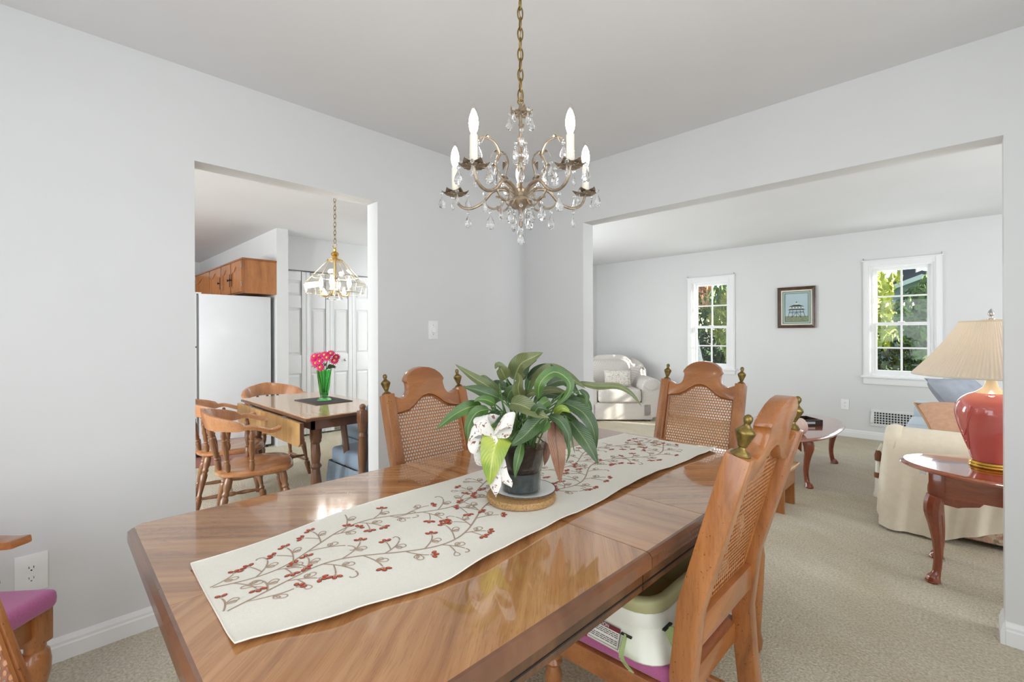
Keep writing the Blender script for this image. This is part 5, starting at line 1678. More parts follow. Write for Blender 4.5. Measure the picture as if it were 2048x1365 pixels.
def vase():
    t = thing('vase', 'tapered green pressed-glass vase on the kitchen table placemat', 'vase', (-3.495, 1.525, KZ + 0.0055))
    pr = [(0.0, 0), (0.052, 0), (0.052, 0.006), (0.03, 0.02), (0.027, 0.028), (0.034, 0.06), (0.044, 0.14), (0.052, 0.215), (0.054, 0.232), (0.050, 0.232), (0.047, 0.21), (0.039, 0.14), (0.028, 0.06), (0.02, 0.035), (0.0, 0.032)]
    MB().lathe(pr, 32, wave=lambda a, z: 1 + (0.05 * cos(8 * a) if z < 0.025 else 0.02 * cos(8 * a) + 0.02 * sin(5 * a + z * 130) * cos(z * 210))).build('glass_body', M['greenglass'], t, smooth=50)
    f = thing('flower_bunch', 'bunch of magenta daisies in the green glass vase', 'flowers', (-3.495, 1.525, KZ + 0.0055), 0.7749)
    rnd = random.Random(5)
    pts = [(-0.068, -0.02, 0.315), (-0.035, -0.06, 0.285), (0.0, -0.07, 0.30), (0.03, 0.0, 0.345), (0.06, -0.02, 0.355), (0.085, 0.02, 0.325), (-0.01, 0.03, 0.345), (-0.05, 0.04, 0.335), (0.045, -0.055, 0.325),
           (0.005, -0.075, 0.255), (-0.05, -0.05, 0.335), (0.02, -0.04, 0.345), (0.09, -0.03, 0.30), (-0.075, 0.02, 0.29)]
    for k, p in enumerate(pts):
        c = Vector(p)
        d = Vector((c.x * 2.2, -0.75 if k % 3 else -0.45, 0.25 + (c.z - 0.28) * 4)).normalized()
        R = d.to_track_quat('Z', 'Y').to_matrix().to_4x4()
        T = Matrix.Translation(c) @ R
        fl = MB()
        for ring, (n, L, lift) in enumerate(((14, 0.036, 0.004), (12, 0.029, 0.009))):
            for j in range(n):
                a = 2 * pi * j / n + ring * 0.2
                S = T @ Matrix.Rotation(a, 4, 'Z')
                fl.add([S @ Vector(q) for q in ((0.004, -0.002, 0.004), (L * 0.6, -0.0052, lift), (L, 0, lift - 0.003), (L * 0.6, 0.0052, lift), (0.004, 0.002, 0.004))], [(0, 1, 2, 3, 4)])
        h = fl.build('flower', M['petal'], f, smooth=0)
        MB().sphere((0, 0, 0.008), 0.0095, 10, 6, (1, 1, 0.6), T).build('flower_eye', M['daisy_eye'], h)
        MB().tube(bez([(c.x * 0.2, c.y * 0.2, 0.06), (c.x * 0.4, c.y * 0.4, 0.2), c - d * 0.004], 6), 0.0016, 5).build('stem', M['stem'], f)
    for k in range(12):
        a = rnd.uniform(0, 6.3)
        b = Vector((0.05 * cos(a), 0.05 * sin(a), rnd.uniform(0.235, 0.27)))
        lm = leaf_mesh([b * 0.7 + Vector((0, 0, 0.07)), b + Vector((0.01 * cos(a), 0.01 * sin(a), 0.01)), b + Vector((0.04 * cos(a), 0.04 * sin(a), 0.0))], 0.009, 0.4, k)
        lm.build('leaf', M['leaf_d'], f, smooth=60)
vase()

# ================================================================== KITCHEN: CAPTAIN'S CHAIRS
def make_captain():
    t = thing('captain_chair', 'x', 'chair')
    # saddled seat
    def edge(a):
        c, s = cos(a), sin(a)
        k = 1 / (abs(c) ** 3.2 + abs(s) ** 3.2) ** (1 / 3.2)
        return Vector((c * k * (0.225 + 0.018 * s), s * k * 0.215, 0))
    mb = MB()
    N = 40
    rings = [(0.0, 0.0), (0.35, 0.0), (0.7, 0.0), (0.93, 0.0), (1.0, -0.012), (1.0, -0.026), (0.93, -0.038), (0.0, -0.038)]
    vs = []
    for (r, dz) in rings:
        for k in range(N):
            a = 2 * pi * k / N
            p = edge(a) * r
            dip = -0.014 * (1 - min(1, (p.x / 0.2) ** 2)) * (1 - min(1, ((p.y + 0.03) / 0.2) ** 2)) + 0.006 * max(0, p.y / 0.2) * (1 - abs(p.x) / 0.24) if dz == 0.0 else 0
            vs.append((p.x, p.y, 0.438 + dz + dip))
    mb.add(vs, [(i * N + k, i * N + (k + 1) % N, (i + 1) * N + (k + 1) % N, (i + 1) * N + k) for i in range(len(rings) - 1) for k in range(N)])
    mb.build('seat', M['maple'], t, smooth=50)
    # bow arm rail
    half = [(0.212, 0.118, 0.676), (0.236, 0.06, 0.682), (0.242, -0.03, 0.688), (0.22, -0.12, 0.692), (0.155, -0.205, 0.696), (0.07, -0.243, 0.70)]
    ctrl = half + [(0, -0.250, 0.70)] + [(-x, y, z) for x, y, z in reversed(half)]
    path = crom(ctrl, 5)
    n = len(path)
    fr = frame_dirs(path, (0, 0, 1))
    vs, fs = [], []
    for i, p in enumerate(path):
        s = abs(i / (n - 1) * 2 - 1)
        hgt = 0.026 + 0.088 * max(0.0, 1 - (s / 0.60)) ** 0.45 if s < 0.6 else 0.026
        if s > 0.93:
            hgt *= 0.85
        th = 0.021 if s > 0.55 else 0.015
        rise = 0.012 * sin(max(0, (s - 0.55)) / 0.45 * pi * 2.2)
        x = fr[i][1]
        lean = -0.02 * (hgt - 0.026) / 0.068
        out = Vector((p.x, p.y, 0))
        out = out.normalized() if out.length else Vector((0, -1, 0))
        z0 = p.z - 0.012 + rise
        for (u, z) in ((-th, 0), (th, 0), (th, hgt * 0.75), (th * 0.6, hgt), (-th * 0.6, hgt), (-th, hgt * 0.75)):
            q = p + x * u + out * (0.25 * z)
            vs.append((q.x, q.y, z0 + z))
    for i in range(n - 1):
        for k in range(6):
            fs.append((i * 6 + k, i * 6 + (k + 1) % 6, (i + 1) * 6 + (k + 1) % 6, (i + 1) * 6 + k))
    fs += [[0, 1, 2, 3, 4, 5][::-1], [(n - 1) * 6 + k for k in range(6)]]
    MB().add(vs, fs).build('arm_rail', M['maple'], t, smooth=50)
    sp = [(0, 0.009), (0.06, 0.014), (0.16, 0.017), (0.24, 0.011), (0.27, 0.016), (0.3, 0.010), (0.36, 0.013), (0.55, 0.018), (0.72, 0.013), (0.76, 0.017), (0.79, 0.011), (0.86, 0.016), (0.94, 0.012), (1, 0.008)]
    for a in (-172, -138, -112, -90, -68, -42, -8):
        ra = radians(a)
        b = edge(ra) * 0.9
        j = min(range(n), key=lambda i: abs(atan2(path[i].y, path[i].x) - ra))
        q = path[j]
        MB().turned((b.x, b.y, 0.432), (q.x, q.y, q.z - 0.008), sp, 10).build('spindle', M['maple_d'], t)
    lp = [(0, 0.012), (0.12, 0.018), (0.2, 0.022), (0.27, 0.023), (0.30, 0.014), (0.33, 0.019), (0.36, 0.013), (0.55, 0.019), (0.68, 0.022), (0.72, 0.015), (0.75, 0.021), (0.79, 0.016), (0.85, 0.022), (0.95, 0.021), (1, 0.014)]
    L = {}
    for sx in (-1, 1):
        for sy in (-1, 1):
            top = Vector((sx * 0.15, 0.14 * sy, 0.405))
            bot = Vector((sx * 0.205, 0.205 * sy - (0.02 if sy < 0 else 0), 0))
            L[(sx, sy)] = (top, bot)
            MB().turned(bot, top, lp, 12).build('leg', M['maple_d'], t)
    st = [(0, 0.008), (0.15, 0.011), (0.3, 0.015), (0.42, 0.010), (0.46, 0.015), (0.5, 0.017), (0.54, 0.015), (0.58, 0.010), (0.7, 0.015), (0.85, 0.011), (1, 0.008)]
    def at(key, f):
        return L[key][1].lerp(L[key][0], f)
    for sx in (-1, 1):
        MB().turned(at((sx, -1), 0.3), at((sx, 1), 0.3), st, 10).build('stretcher', M['maple_d'], t)
    MB().turned((at((-1, -1), 0.3) + at((-1, 1), 0.3)) / 2, (at((1, -1), 0.3) + at((1, 1), 0.3)) / 2, st, 10).build('stretcher', M['maple_d'], t)
    MB().turned(at((-1, 1), 0.42), at((1, 1), 0.42), st, 10).build('stretcher', M['maple_d'], t)
    return t
g = 'wooden captain chairs at the kitchen table'
cc = make_captain()
place(cc, (-3.235, 0.965, 0), radians(-13), 'wooden captain chair nearest the doorway, before the hanging table leaf', g)
place(copy_tree(cc), (-3.90, 1.0, 0), radians(-11), 'wooden captain chair partly hidden behind the nearest one, by the refrigerator', g)
place(copy_tree(cc), (-4.42, 1.50, 0), radians(-90), 'wooden captain chair at the far end of the kitchen table', g)

# ================================================================== KITCHEN: BLUE SKIRTED CHAIRS
def make_skirted():
    t = thing('skirted_chair', 'x', 'chair')
    MB().prism([(-0.24, 0.24), (0.24, 0.24), (0.23, -0.2), (-0.23, -0.2)], 0.36, 0.47, 'xy').build('seat_cushion', M['blue'], t, bevel=0.035, seg=4)
    def skirt(u, v):
        a = -0.5 * pi * 0 + u * 4
        side = int(min(a, 3.999))
        f = a - side
        C = [(-0.24, -0.2), (-0.245, 0.245), (0.245, 0.245), (0.24, -0.2)]
        p = Vector(C[side]).lerp(Vector(C[(side + 1) % 4]), f)
        nrm = Vector(((-1, 0), (0, 1), (1, 0), (0, -1))[side])
        fl = 0.012 + (0.022 + 0.008 * sin(f * 2 * pi * 8)) * v
        return (p.x + nrm.x * fl, p.y + nrm.y * fl, 0.375 - 0.13 * v)
    MB().surf(skirt, 256, 4, 0.002).build('pleated_skirt', M['blue_d'], t, smooth=50)
    pp = [(0, 0.02), (0.3, 0.026), (0.48, 0.03), (0.5, 0.022), (0.52, 0.03), (0.56, 0.02), (0.62, 0.024), (0.75, 0.029), (0.86, 0.024), (0.88, 0.029), (0.91, 0.02), (0.93, 0.027), (1, 0.03)]
    for s in (-1, 1):
        MB().turned((s * 0.255, -0.235, 0), (s * 0.255, -0.245, 0.70), pp, 12).build('back_post', M['kleg'], t)
        MB().box((s * 0.255 - 0.028, -0.274, 0.695), (s * 0.255 + 0.028, -0.218, 0.775)).build('post_block', M['kleg'], t, bevel=0.01)
        MB().lathe([(0.0, 0), (0.02, 0), (0.016, 0.008), (0.021, 0.018), (0.019, 0.03), (0.01, 0.038), (0, 0.04)], 12, Matrix.Translation((s * 0.255, -0.246, 0.775))).build('post_knob', M['kleg'], t)
        MB().turned((s * 0.2, 0.2, 0), (s * 0.2, 0.2, 0.362), [(0, 0.014), (0.3, 0.018), (0.6, 0.022), (0.7, 0.016), (0.74, 0.024), (1, 0.024)], 10).build('leg', M['kleg'], t)
    MB().prism([(-0.225, 0.44), (0.225, 0.44), (0.225, 0.80), (0.1, 0.84), (-0.1, 0.84), (-0.225, 0.80)], -0.275, -0.215, 'xz').build('back_cushion', M['blue'], t, bevel=0.025, seg=4)
    return t
g = 'blue skirted chairs at the kitchen table'
sk = make_skirted()
place(sk, (-2.925, 1.665, 0), radians(90), 'blue skirted chair with a turned post beside the doorway jamb', g)
place(copy_tree(sk), (-3.62, 2.10, 0), radians(180), 'blue skirted chair on the far side of the kitchen table', g)

# ================================================================== KITCHEN: GLASS PENDANT
def pendant():
    t = thing('pendant_lamp', 'brass and clear glass pendant lamp above the kitchen table', 'lamp', (-3.497, 1.615, 0), 0.3)
    z_top, z_mid, z_wide, z_bot = 1.822, 1.69, 1.615, 1.565
    R = [(0.055, z_top), (0.175, z_mid + 0.0), (0.228, z_wide + 0.02), (0.212, z_bot)]
    N = 10
    def P(i, k):
        a = 2 * pi * k / N
        return Vector((R[i][0] * cos(a), R[i][0] * sin(a), R[i][1]))
    for k in range(N):
        for i in range(3):
            q = [P(i, k), P(i, k + 1), P(i + 1, k + 1), P(i + 1, k)]
            c = sum(q, Vector()) / 4
            nn = (q[1] - q[0]).cross(q[3] - q[0]).normalized() * 0.0015
            q = [c + (x - c) * 0.985 for x in q]
            MB().add([x + nn for x in q] + [x - nn for x in q], [(0, 1, 2, 3), (7, 6, 5, 4), (0, 4, 5, 1), (1, 5, 6, 2), (2, 6, 7, 3), (3, 7, 4, 0)]).build('glass_pane', M['lampglass'], t, smooth=0)
        for i in range(3):
            MB().tube([P(i, k), P(i + 1, k)], 0.0024, 6).build('came', M['came'], t)
    for i in range(4):
        MB().tube([P(i, k) for k in range(N)], 0.0026, 6, closed=True).build('came_ring', M['came'], t)
    MB().lathe([(0.0, 1.812), (0.058, 1.812), (0.058, 1.825), (0.022, 1.834), (0.018, 1.85), (0.026, 1.858), (0.03, 1.87), (0.022, 1.882), (0.01, 1.89), (0.012, 1.905), (0.006, 1.915), (0.0, 1.916)], 20).build('brass_cap', M['brass'], t)
    MB().tube([(-0.014, 0.0, 1.86), (-0.035, 0.01, 1.872), (-0.05, 0.012, 1.884)], [0.004, 0.006, 0.003], 8).build('switch_key', M['brass'], t)
    MB().tube([(0.021 * cos(2 * pi * k / 18), 0, 1.935 + 0.021 * sin(2 * pi * k / 18)) for k in range(18)], 0.0022, 6, closed=True).build('hanging_ring', M['brass'], t)
    MB().lathe([(0.0, 1.515), (0.062, 1.515), (0.064, 1.52), (0.05, 1.535), (0.034, 1.57), (0.03, 1.62), (0.036, 1.66), (0.02, 1.68), (0.012, 1.72), (0.012, 1.815), (0, 1.815)], 20).build('glass_column', M['crystal'], t)
    MB().tube([(0, 0, 1.6), (0, 0, 1.82)], 0.005, 8).build('centre_rod', M['brass'], t)
    for k in range(4):
        a = radians(35 + 90 * k)
        ca, sa = cos(a), sin(a)
        A = MB().tube(crom([(0.03 * ca, 0.03 * sa, 1.575), (0.055 * ca, 0.055 * sa, 1.545), (0.095 * ca, 0.095 * sa, 1.548), (0.105 * ca, 0.105 * sa, 1.58)], 6), 0.005, 8).build('light_arm', M['brass'], t)
        T = Matrix.Translation((0.105 * ca, 0.105 * sa, 0))
        MB().lathe([(0.0, 1.58), (0.02, 1.58), (0.022, 1.586), (0.012, 1.59), (0.012, 1.612), (0, 1.612)], 12, T).build('candle_cup', M['candle'], A)
        MB().lathe([(0.0, 1.612), (0.009, 1.613), (0.015, 1.63), (0.017, 1.645), (0.012, 1.668), (0.004, 1.69), (0, 1.694)], 12, T).build('bulb', M['bulb2'], A)
    chain(t, 1.955, 2.43, 0.04, 0.009, 0.0022, M['brass_old'])
    MB().lathe([(0.0, 2.41), (0.015, 2.41), (0.06, 2.43), (0.062, 2.4395), (0, 2.4395)], 20).build('ceiling_canopy', M['brass'], t)
pendant()
# ================================================================== LIVING ROOM: FRAMED PRINT
def picture():
    t = thing('framed_print', 'walnut-framed print of a screw-pile lighthouse between the two windows', 'picture', (-1.565, YF, 1.575))
    w, h = 0.213, 0.263
    def ring(a, b, y0, y1, name, mat, par):
        (wa, ha), (wb, hb) = a, b
        mb = MB()
        vs = []
        for (ww, hh, yy) in ((wa, ha, 0.0), (wa, ha, y0), (wb, hb, y1), (wb, hb, 0.0)):
            vs += [(-ww, -yy, -hh), (ww, -yy, -hh), (ww, -yy, hh), (-ww, -yy, hh)]
        fs = []
        for i in range(3):
            for k in range(4):
                fs.append((i * 4 + k, i * 4 + (k + 1) % 4, (i + 1) * 4 + (k + 1) % 4, (i + 1) * 4 + k))
        return mb.add(vs, fs).build(name, mat, par, smooth=0)
    ring((w, h), (w - 0.04, h - 0.04), 0.03, 0.016, 'frame', M['walnut'], t)
    ring((w - 0.014, h - 0.014), (w - 0.022, h - 0.022), 0.032, 0.029, 'frame_bead', M['dark_wood'], t)
    ring((w - 0.04, h - 0.04), (w - 0.056, h - 0.056), 0.014, 0.012, 'cream_mount', M['mat_cream'], t)
    ring((w - 0.056, h - 0.056), (w - 0.062, h - 0.062), 0.011, 0.011, 'dark_fillet', M['mat_dark'], t)
    ring((w - 0.062, h - 0.062), (w - 0.080, h - 0.080), 0.010, 0.010, 'green_mount', M['mat_green'], t)
    ring((w - 0.080, h - 0.080), (w - 0.085, h - 0.085), 0.009, 0.009, 'inner_fillet', M['mat_dark'], t)
    W_, H_ = w - 0.085, h - 0.085
    pr = MB().box((-W_, -0.006, -H_), (W_, -0.002, H_)).build('print_sheet', M['art_sky'], t, smooth=0)
    MB().box((-W_, -0.007, -H_), (W_, -0.006, -H_ * 0.62)).build('print_shore', M['art_grass'], pr, smooth=0)
    S = lambda pts, name, mat, y=-0.0078: MB().prism(pts, y, -0.006, 'xz').build(name, mat, pr, smooth=0)
    zc = -0.02
    S([(-0.075, zc), (0.075, zc), (0.062, zc + 0.035), (-0.062, zc + 0.035)], 'print_house_wall', M['art_white'])
    S([(-0.09, zc + 0.03), (0.09, zc + 0.03), (0.03, zc + 0.055), (-0.03, zc + 0.055)], 'print_upper_roof', M['art_dark'], -0.0084)
    S([(-0.022, zc + 0.055), (0.022, zc + 0.055), (0.022, zc + 0.068), (0, zc + 0.082), (-0.022, zc + 0.068)], 'print_dormer', M['art_white'], -0.0086)
    S([(-0.008, zc + 0.08), (0.008, zc + 0.08), (0.004, zc + 0.096), (-0.004, zc + 0.096)], 'print_lantern', M['art_dark'], -0.0088)
    S([(-0.1, zc - 0.012), (0.1, zc - 0.012), (0.072, zc + 0.004), (-0.072, zc + 0.004)], 'print_gallery_roof', M['art_dark'], -0.0086)
    for k, x in enumerate((-0.05, -0.016, 0.018, 0.05)):
        S([(x - 0.006, zc + 0.012), (x + 0.006, zc + 0.012), (x + 0.006, zc + 0.026), (x - 0.006, zc + 0.026)], 'print_window', M['art_dark'], -0.009)
    lg = MB()
    for a, b in (((-0.075, zc - 0.012), (-0.095, -H_ * 0.7)), ((0.075, zc - 0.012), (0.095, -H_ * 0.7)), ((-0.04, zc - 0.012), (-0.05, -H_ * 0.72)), ((0.04, zc - 0.012), (0.05, -H_ * 0.72)), ((0, zc - 0.012), (0, -H_ * 0.72)), ((-0.085, zc - 0.05), (0.085, zc - 0.045)), ((-0.05, -H_ * 0.7), (0.0, zc - 0.04)), ((0.05, -H_ * 0.7), (0, zc - 0.04)), ((-0.08, zc - 0.035), (0.08, zc - 0.035))):
        lg.tube([(a[0], -0.008, a[1]), (b[0], -0.008, b[1])], 0.0022, 4)
    lg.build('print_pilings', M['art_dark'], pr, smooth=0)
    MB().box((-w + 0.04, -0.0125, -h + 0.04), (w - 0.04, -0.0115, h - 0.04)).build('picture_glass', M['winpane'], t, smooth=0)
picture()

# ================================================================== LIVING ROOM: ARMCHAIR AND CUSHION
def cushion(mb, w, h, d, M4=None, n=14, pow_=0.55):
    """pillow: front and back bulging sheets meeting at the seam, local XZ plane, thickness in Y"""
    for s in (-1, 1):
        def fn(u, v, s=s):
            a, b = u * 2 - 1, v * 2 - 1
            k = ((1 - a ** 4) * (1 - b ** 4)) ** pow_
            pinch = 1 - 0.06 * (1 - abs(a) ** 2) * abs(b) ** 3
            pinch2 = 1 - 0.06 * (1 - abs(b) ** 2) * abs(a) ** 3
            return (a * w * pinch2, s * d * k, b * h * pinch)
        mb.surf(fn, n, n, 0, M4)
    return mb
def upholstered():
    t = thing('upholstered_armchair', 'ribbed pale upholstered armchair in the far living room corner', 'armchair', (-3.80, 6.07, 0), radians(180 + 43.3))
    t.scale = (1.12, 1.0, 1.0)
    # local +Y is the front
    MB().box((-0.42, -0.40, 0.02), (0.42, 0.40, 0.27)).build('base', M['chair_stripe'], t, bevel=0.03, seg=3)
    MB().box((-0.27, -0.2, 0.27), (0.27, 0.44, 0.46)).build('seat_cushion', M['chair_stripe'], t, bevel=0.05, seg=4)
    for s in (-1, 1):
        a = MB()
        pr = [(s * 0.28, 0.05), (s * 0.47, 0.05), (s * 0.50, 0.35), (s * 0.525, 0.48), (s * 0.52, 0.56), (s * 0.46, 0.61), (s * 0.38, 0.615), (s * 0.31, 0.58), (s * 0.28, 0.5)]
        a.prism(pr, -0.35, 0.40, 'xz')
        o = a.build('arm', M['chair_stripe'], t, bevel=0.03, seg=3)
        MB().prism([(s * (0.40 + 0.0) + 0.085 * cos(q), 0.52 + 0.07 * sin(q)) for q in [2 * pi * k / 16 for k in range(16)]], 0.40, 0.425, 'xz').build('scroll_front', M['chair_stripe'], o, bevel=0.01)
    bk = MB()
    def back(u, v):
        a = u * 2 - 1
        z = 0.22 + 0.66 * v
        wid = 0.45 + 0.05 * v - 0.06 * max(0, v - 0.85) / 0.15
        x = a * wid
        wrap = 0.20 * abs(a) ** 4
        y = -0.30 - 0.16 * v + wrap
        zz = z - (0.10 * abs(a) ** 6 if v > 0.75 else 0)
        return (x, y, zz)
    bk.surf(back, 24, 10, 0.16)
    bk.build('backrest', M['chair_stripe'], t, smooth=60)
    bc = MB()
    cushion(bc, 0.30, 0.24, 0.09, Matrix.Translation((0, -0.24, 0.63)) @ Matrix.Rotation(0.25, 4, 'X'))
    bc.build('back_cushion', M['chair_stripe'], t, smooth=60)
    for sx in (-0.36, 0.36):
        for sy in (-0.34, 0.34):
            MB().box((sx - 0.03, sy - 0.03, 0), (sx + 0.03, sy + 0.03, 0.025)).build('foot', M['dark_wood'], t, smooth=0)
    c, s_ = cos(radians(223.3)), sin(radians(223.3))
    q = thing('throw_pillow', 'white printed rectangular pillow on the upholstered armchair', 'pillow', (-3.735, 6.045, 0.462), radians(223.3))
    cushion(MB(), 0.20, 0.125, 0.06, Matrix.Translation((0.0, 0.045, 0.125)) @ Matrix.Rotation(0.3, 4, 'X')).build('pillow_body', M['pillow_print'], q, smooth=60)
upholstered()

# ---- cabriole leg along a vertical, bulging towards direction d
def cabriole(mb, x, y, d, z1, r=0.03, foot=0.034, bulge=0.045):
    dx, dy = d
    pts = []
    rad = []
    for t, off, rr in ((0, 0.55, 0.9), (0.02, 0.6, 1.12), (0.06, 0.45, 0.95), (0.12, 0.12, 0.62), (0.3, -0.15, 0.62), (0.5, 0.0, 0.75), (0.68, 0.35, 0.95), (0.82, 0.62, 1.25), (0.92, 0.5, 1.35), (1.0, 0.2, 1.3)):
        pts.append((x + dx * bulge * off, y + dy * bulge * off, z1 * t))
        rad.append(r * rr)
    P = crom(pts, 3)
    Rr = []
    for i in range(len(rad) - 1):
        for k in range(3):
            Rr.append(rad[i] + (rad[i + 1] - rad[i]) * k / 3)
    Rr.append(rad[-1])
    mb.tube(P, Rr, 10, up=(1, 0, 0))
    return mb
def oval(cx, cy, a, b, n=2.0, N=56):
    out = []
    for k in range(N):
        q = 2 * pi * k / N
        c, s = cos(q), sin(q)
        r = 1 / (abs(c) ** n + abs(s) ** n) ** (1 / n)
        out.append((cx + a * c * r, cy + b * s * r))
    return out
def oval_top(prof, a, b, n):
    """moulded oval slab; prof = (inset, z)"""
    mb = MB()
    N = 56
    vs = []
    for (d, z) in prof:
        vs += [(x, y, z) for x, y in oval(0, 0, a - d, b - d, n, N)]
    m = len(prof)
    fs = [(i * N + k, i * N + (k + 1) % N, (i + 1) * N + (k + 1) % N, (i + 1) * N + k) for i in range(m - 1) for k in range(N)]
    fs += [list(range(N))[::-1], [(m - 1) * N + k for k in range(N)]]
    return mb.add(vs, fs)
def scalloped(axis, a0, a1, t, z1, drop, mat, parent):
    """apron with shaped ends, thickness 16 mm"""
    n = 24
    poly = [(a0, z1), (a1, z1)]
    for i in range(n + 1):
        u = 1 - i / n
        s = abs(u * 2 - 1)
        dz = drop * (0.42 + 0.58 * max(0, (s - 0.72) / 0.28) ** 0.6) + 0.004 * sin(s * 14)
        poly.append((a0 + (a1 - a0) * u, z1 - dz))
    return MB().prism(poly, t - 0.008, t + 0.008, 'xz' if axis == 'x' else 'yz').build('apron', mat, parent, smooth=30)

def coffee_table():
    t = thing('coffee_table', 'oval mahogany coffee table with cabriole legs before the sofa', 'table', (-1.165, 4.83, 0))
    oval_top([(0.02, 0.382), (0.006, 0.386), (0.0, 0.393), (0.004, 0.4), (0.012, 0.404), (0.02, 0.410), (0.03, 0.411)], 0.39, 0.74, 2.5).build('top', M['mahog_h'], t, smooth=25)
    for sx in (-1, 1):
        scalloped('y', -0.44, 0.44, sx * 0.235, 0.383, 0.10, M['mahog'], t)
        for sy in (-1, 1):
            cabriole(MB(), sx * 0.235, sy * 0.485, (sx * 0.7, sy * 0.35), 0.384, 0.03).build('leg', M['mahog'], t)
    for sy in (-1, 1):
        scalloped('x', -0.2, 0.2, sy * 0.485, 0.383, 0.10, M['mahog'], t)
coffee_table()
def pumpkin():
    t = thing('pumpkin', 'pale pink decorative pumpkin on the coffee table', 'pumpkin', (-1.02, 4.38, 0.4115))
    for k in range(9):
        a = 2 * pi * k / 9
        MB().sphere((0.045 * cos(a), 0.045 * sin(a), 0.066), 0.052, 12, 10, (0.95, 0.62, 1.25), Matrix.Rotation(0, 4, 'Z')).build('lobe', M['pumpkin'], t)
    MB().tube([(0, 0, 0.11), (0.004, 0.002, 0.135), (0.014, 0.004, 0.15)], [0.012, 0.008, 0.007], 8).build('stem', M['piping'], t)
    q = thing('book_box', 'dark wooden tray with a label on the coffee table behind the pumpkin', 'tray', (-1.12, 4.90, 0.4115), radians(46))
    MB().box((-0.16, -0.11, 0), (0.16, 0.11, 0.008)).build('tray_base', M['dark_wood'], q, smooth=0)
    for (lo, hi) in (((-0.16, -0.11), (0.16, -0.10)), ((-0.16, 0.10), (0.16, 0.11)), ((-0.16, -0.10), (-0.15, 0.10)), ((0.15, -0.10), (0.16, 0.10))):
        MB().box((lo[0], lo[1], 0.008), (hi[0], hi[1], 0.05)).build('tray_side', M['dark_wood'], q, smooth=0)
    MB().box((-0.06, -0.1115, 0.015), (0.09, -0.11, 0.035)).build('tray_label', M['art_sky'], q, smooth=0)
pumpkin()

def end_table():
    t = thing('end_table', 'oval mahogany end table with cabriole legs carrying the red lamp', 'table', (0.205, 3.29, 0))
    oval_top([(0.02, 0.548), (0.006, 0.551), (0.0, 0.556), (0.004, 0.562), (0.014, 0.566), (0.02, 0.570), (0.03, 0.571)], 0.475, 0.32, 2.0).build('top', M['mahog_h'], t, smooth=25)
    for sy in (-1, 1):
        MB().box((-0.31, sy * 0.165 - 0.009, 0.43), (0.31, sy * 0.165 + 0.009, 0.549)).build('apron', M['mahog_h'], t, smooth=0)
        for sx in (-1, 1):
            pr = [(sx * 0.31, 0.431), (sx * 0.15, 0.431), (sx * 0.165, 0.412), (sx * 0.22, 0.398), (sx * 0.24, 0.39), (sx * 0.31, 0.398)]
            MB().prism(pr, sy * 0.165 - 0.008, sy * 0.165 + 0.008, 'xz').build('knee_bracket', M['mahog'], t, smooth=0)
            cabriole(MB(), sx * 0.315, sy * 0.165, (sx * 0.7, sy * 0.5), 0.43, 0.029, bulge=0.035).build('leg', M['mahog'], t)
            MB().box((sx * 0.315 - 0.03, sy * 0.165 - 0.03, 0.42), (sx * 0.315 + 0.03, sy * 0.165 + 0.03, 0.549)).build('corner_post', M['mahog'], t, bevel=0.004)
    for sx in (-1, 1):
        MB().box((sx * 0.315 - 0.009, -0.16, 0.43), (sx * 0.315 + 0.009, 0.16, 0.549)).build('end_rail', M['mahog'], t, smooth=0)
        MB().box((sx * 0.37 - 0.012, -0.12, 0.515), (sx * 0.37 + 0.012, -0.10, 0.549)).build('leaf_catch', M['steel'], t, smooth=0)
end_table()

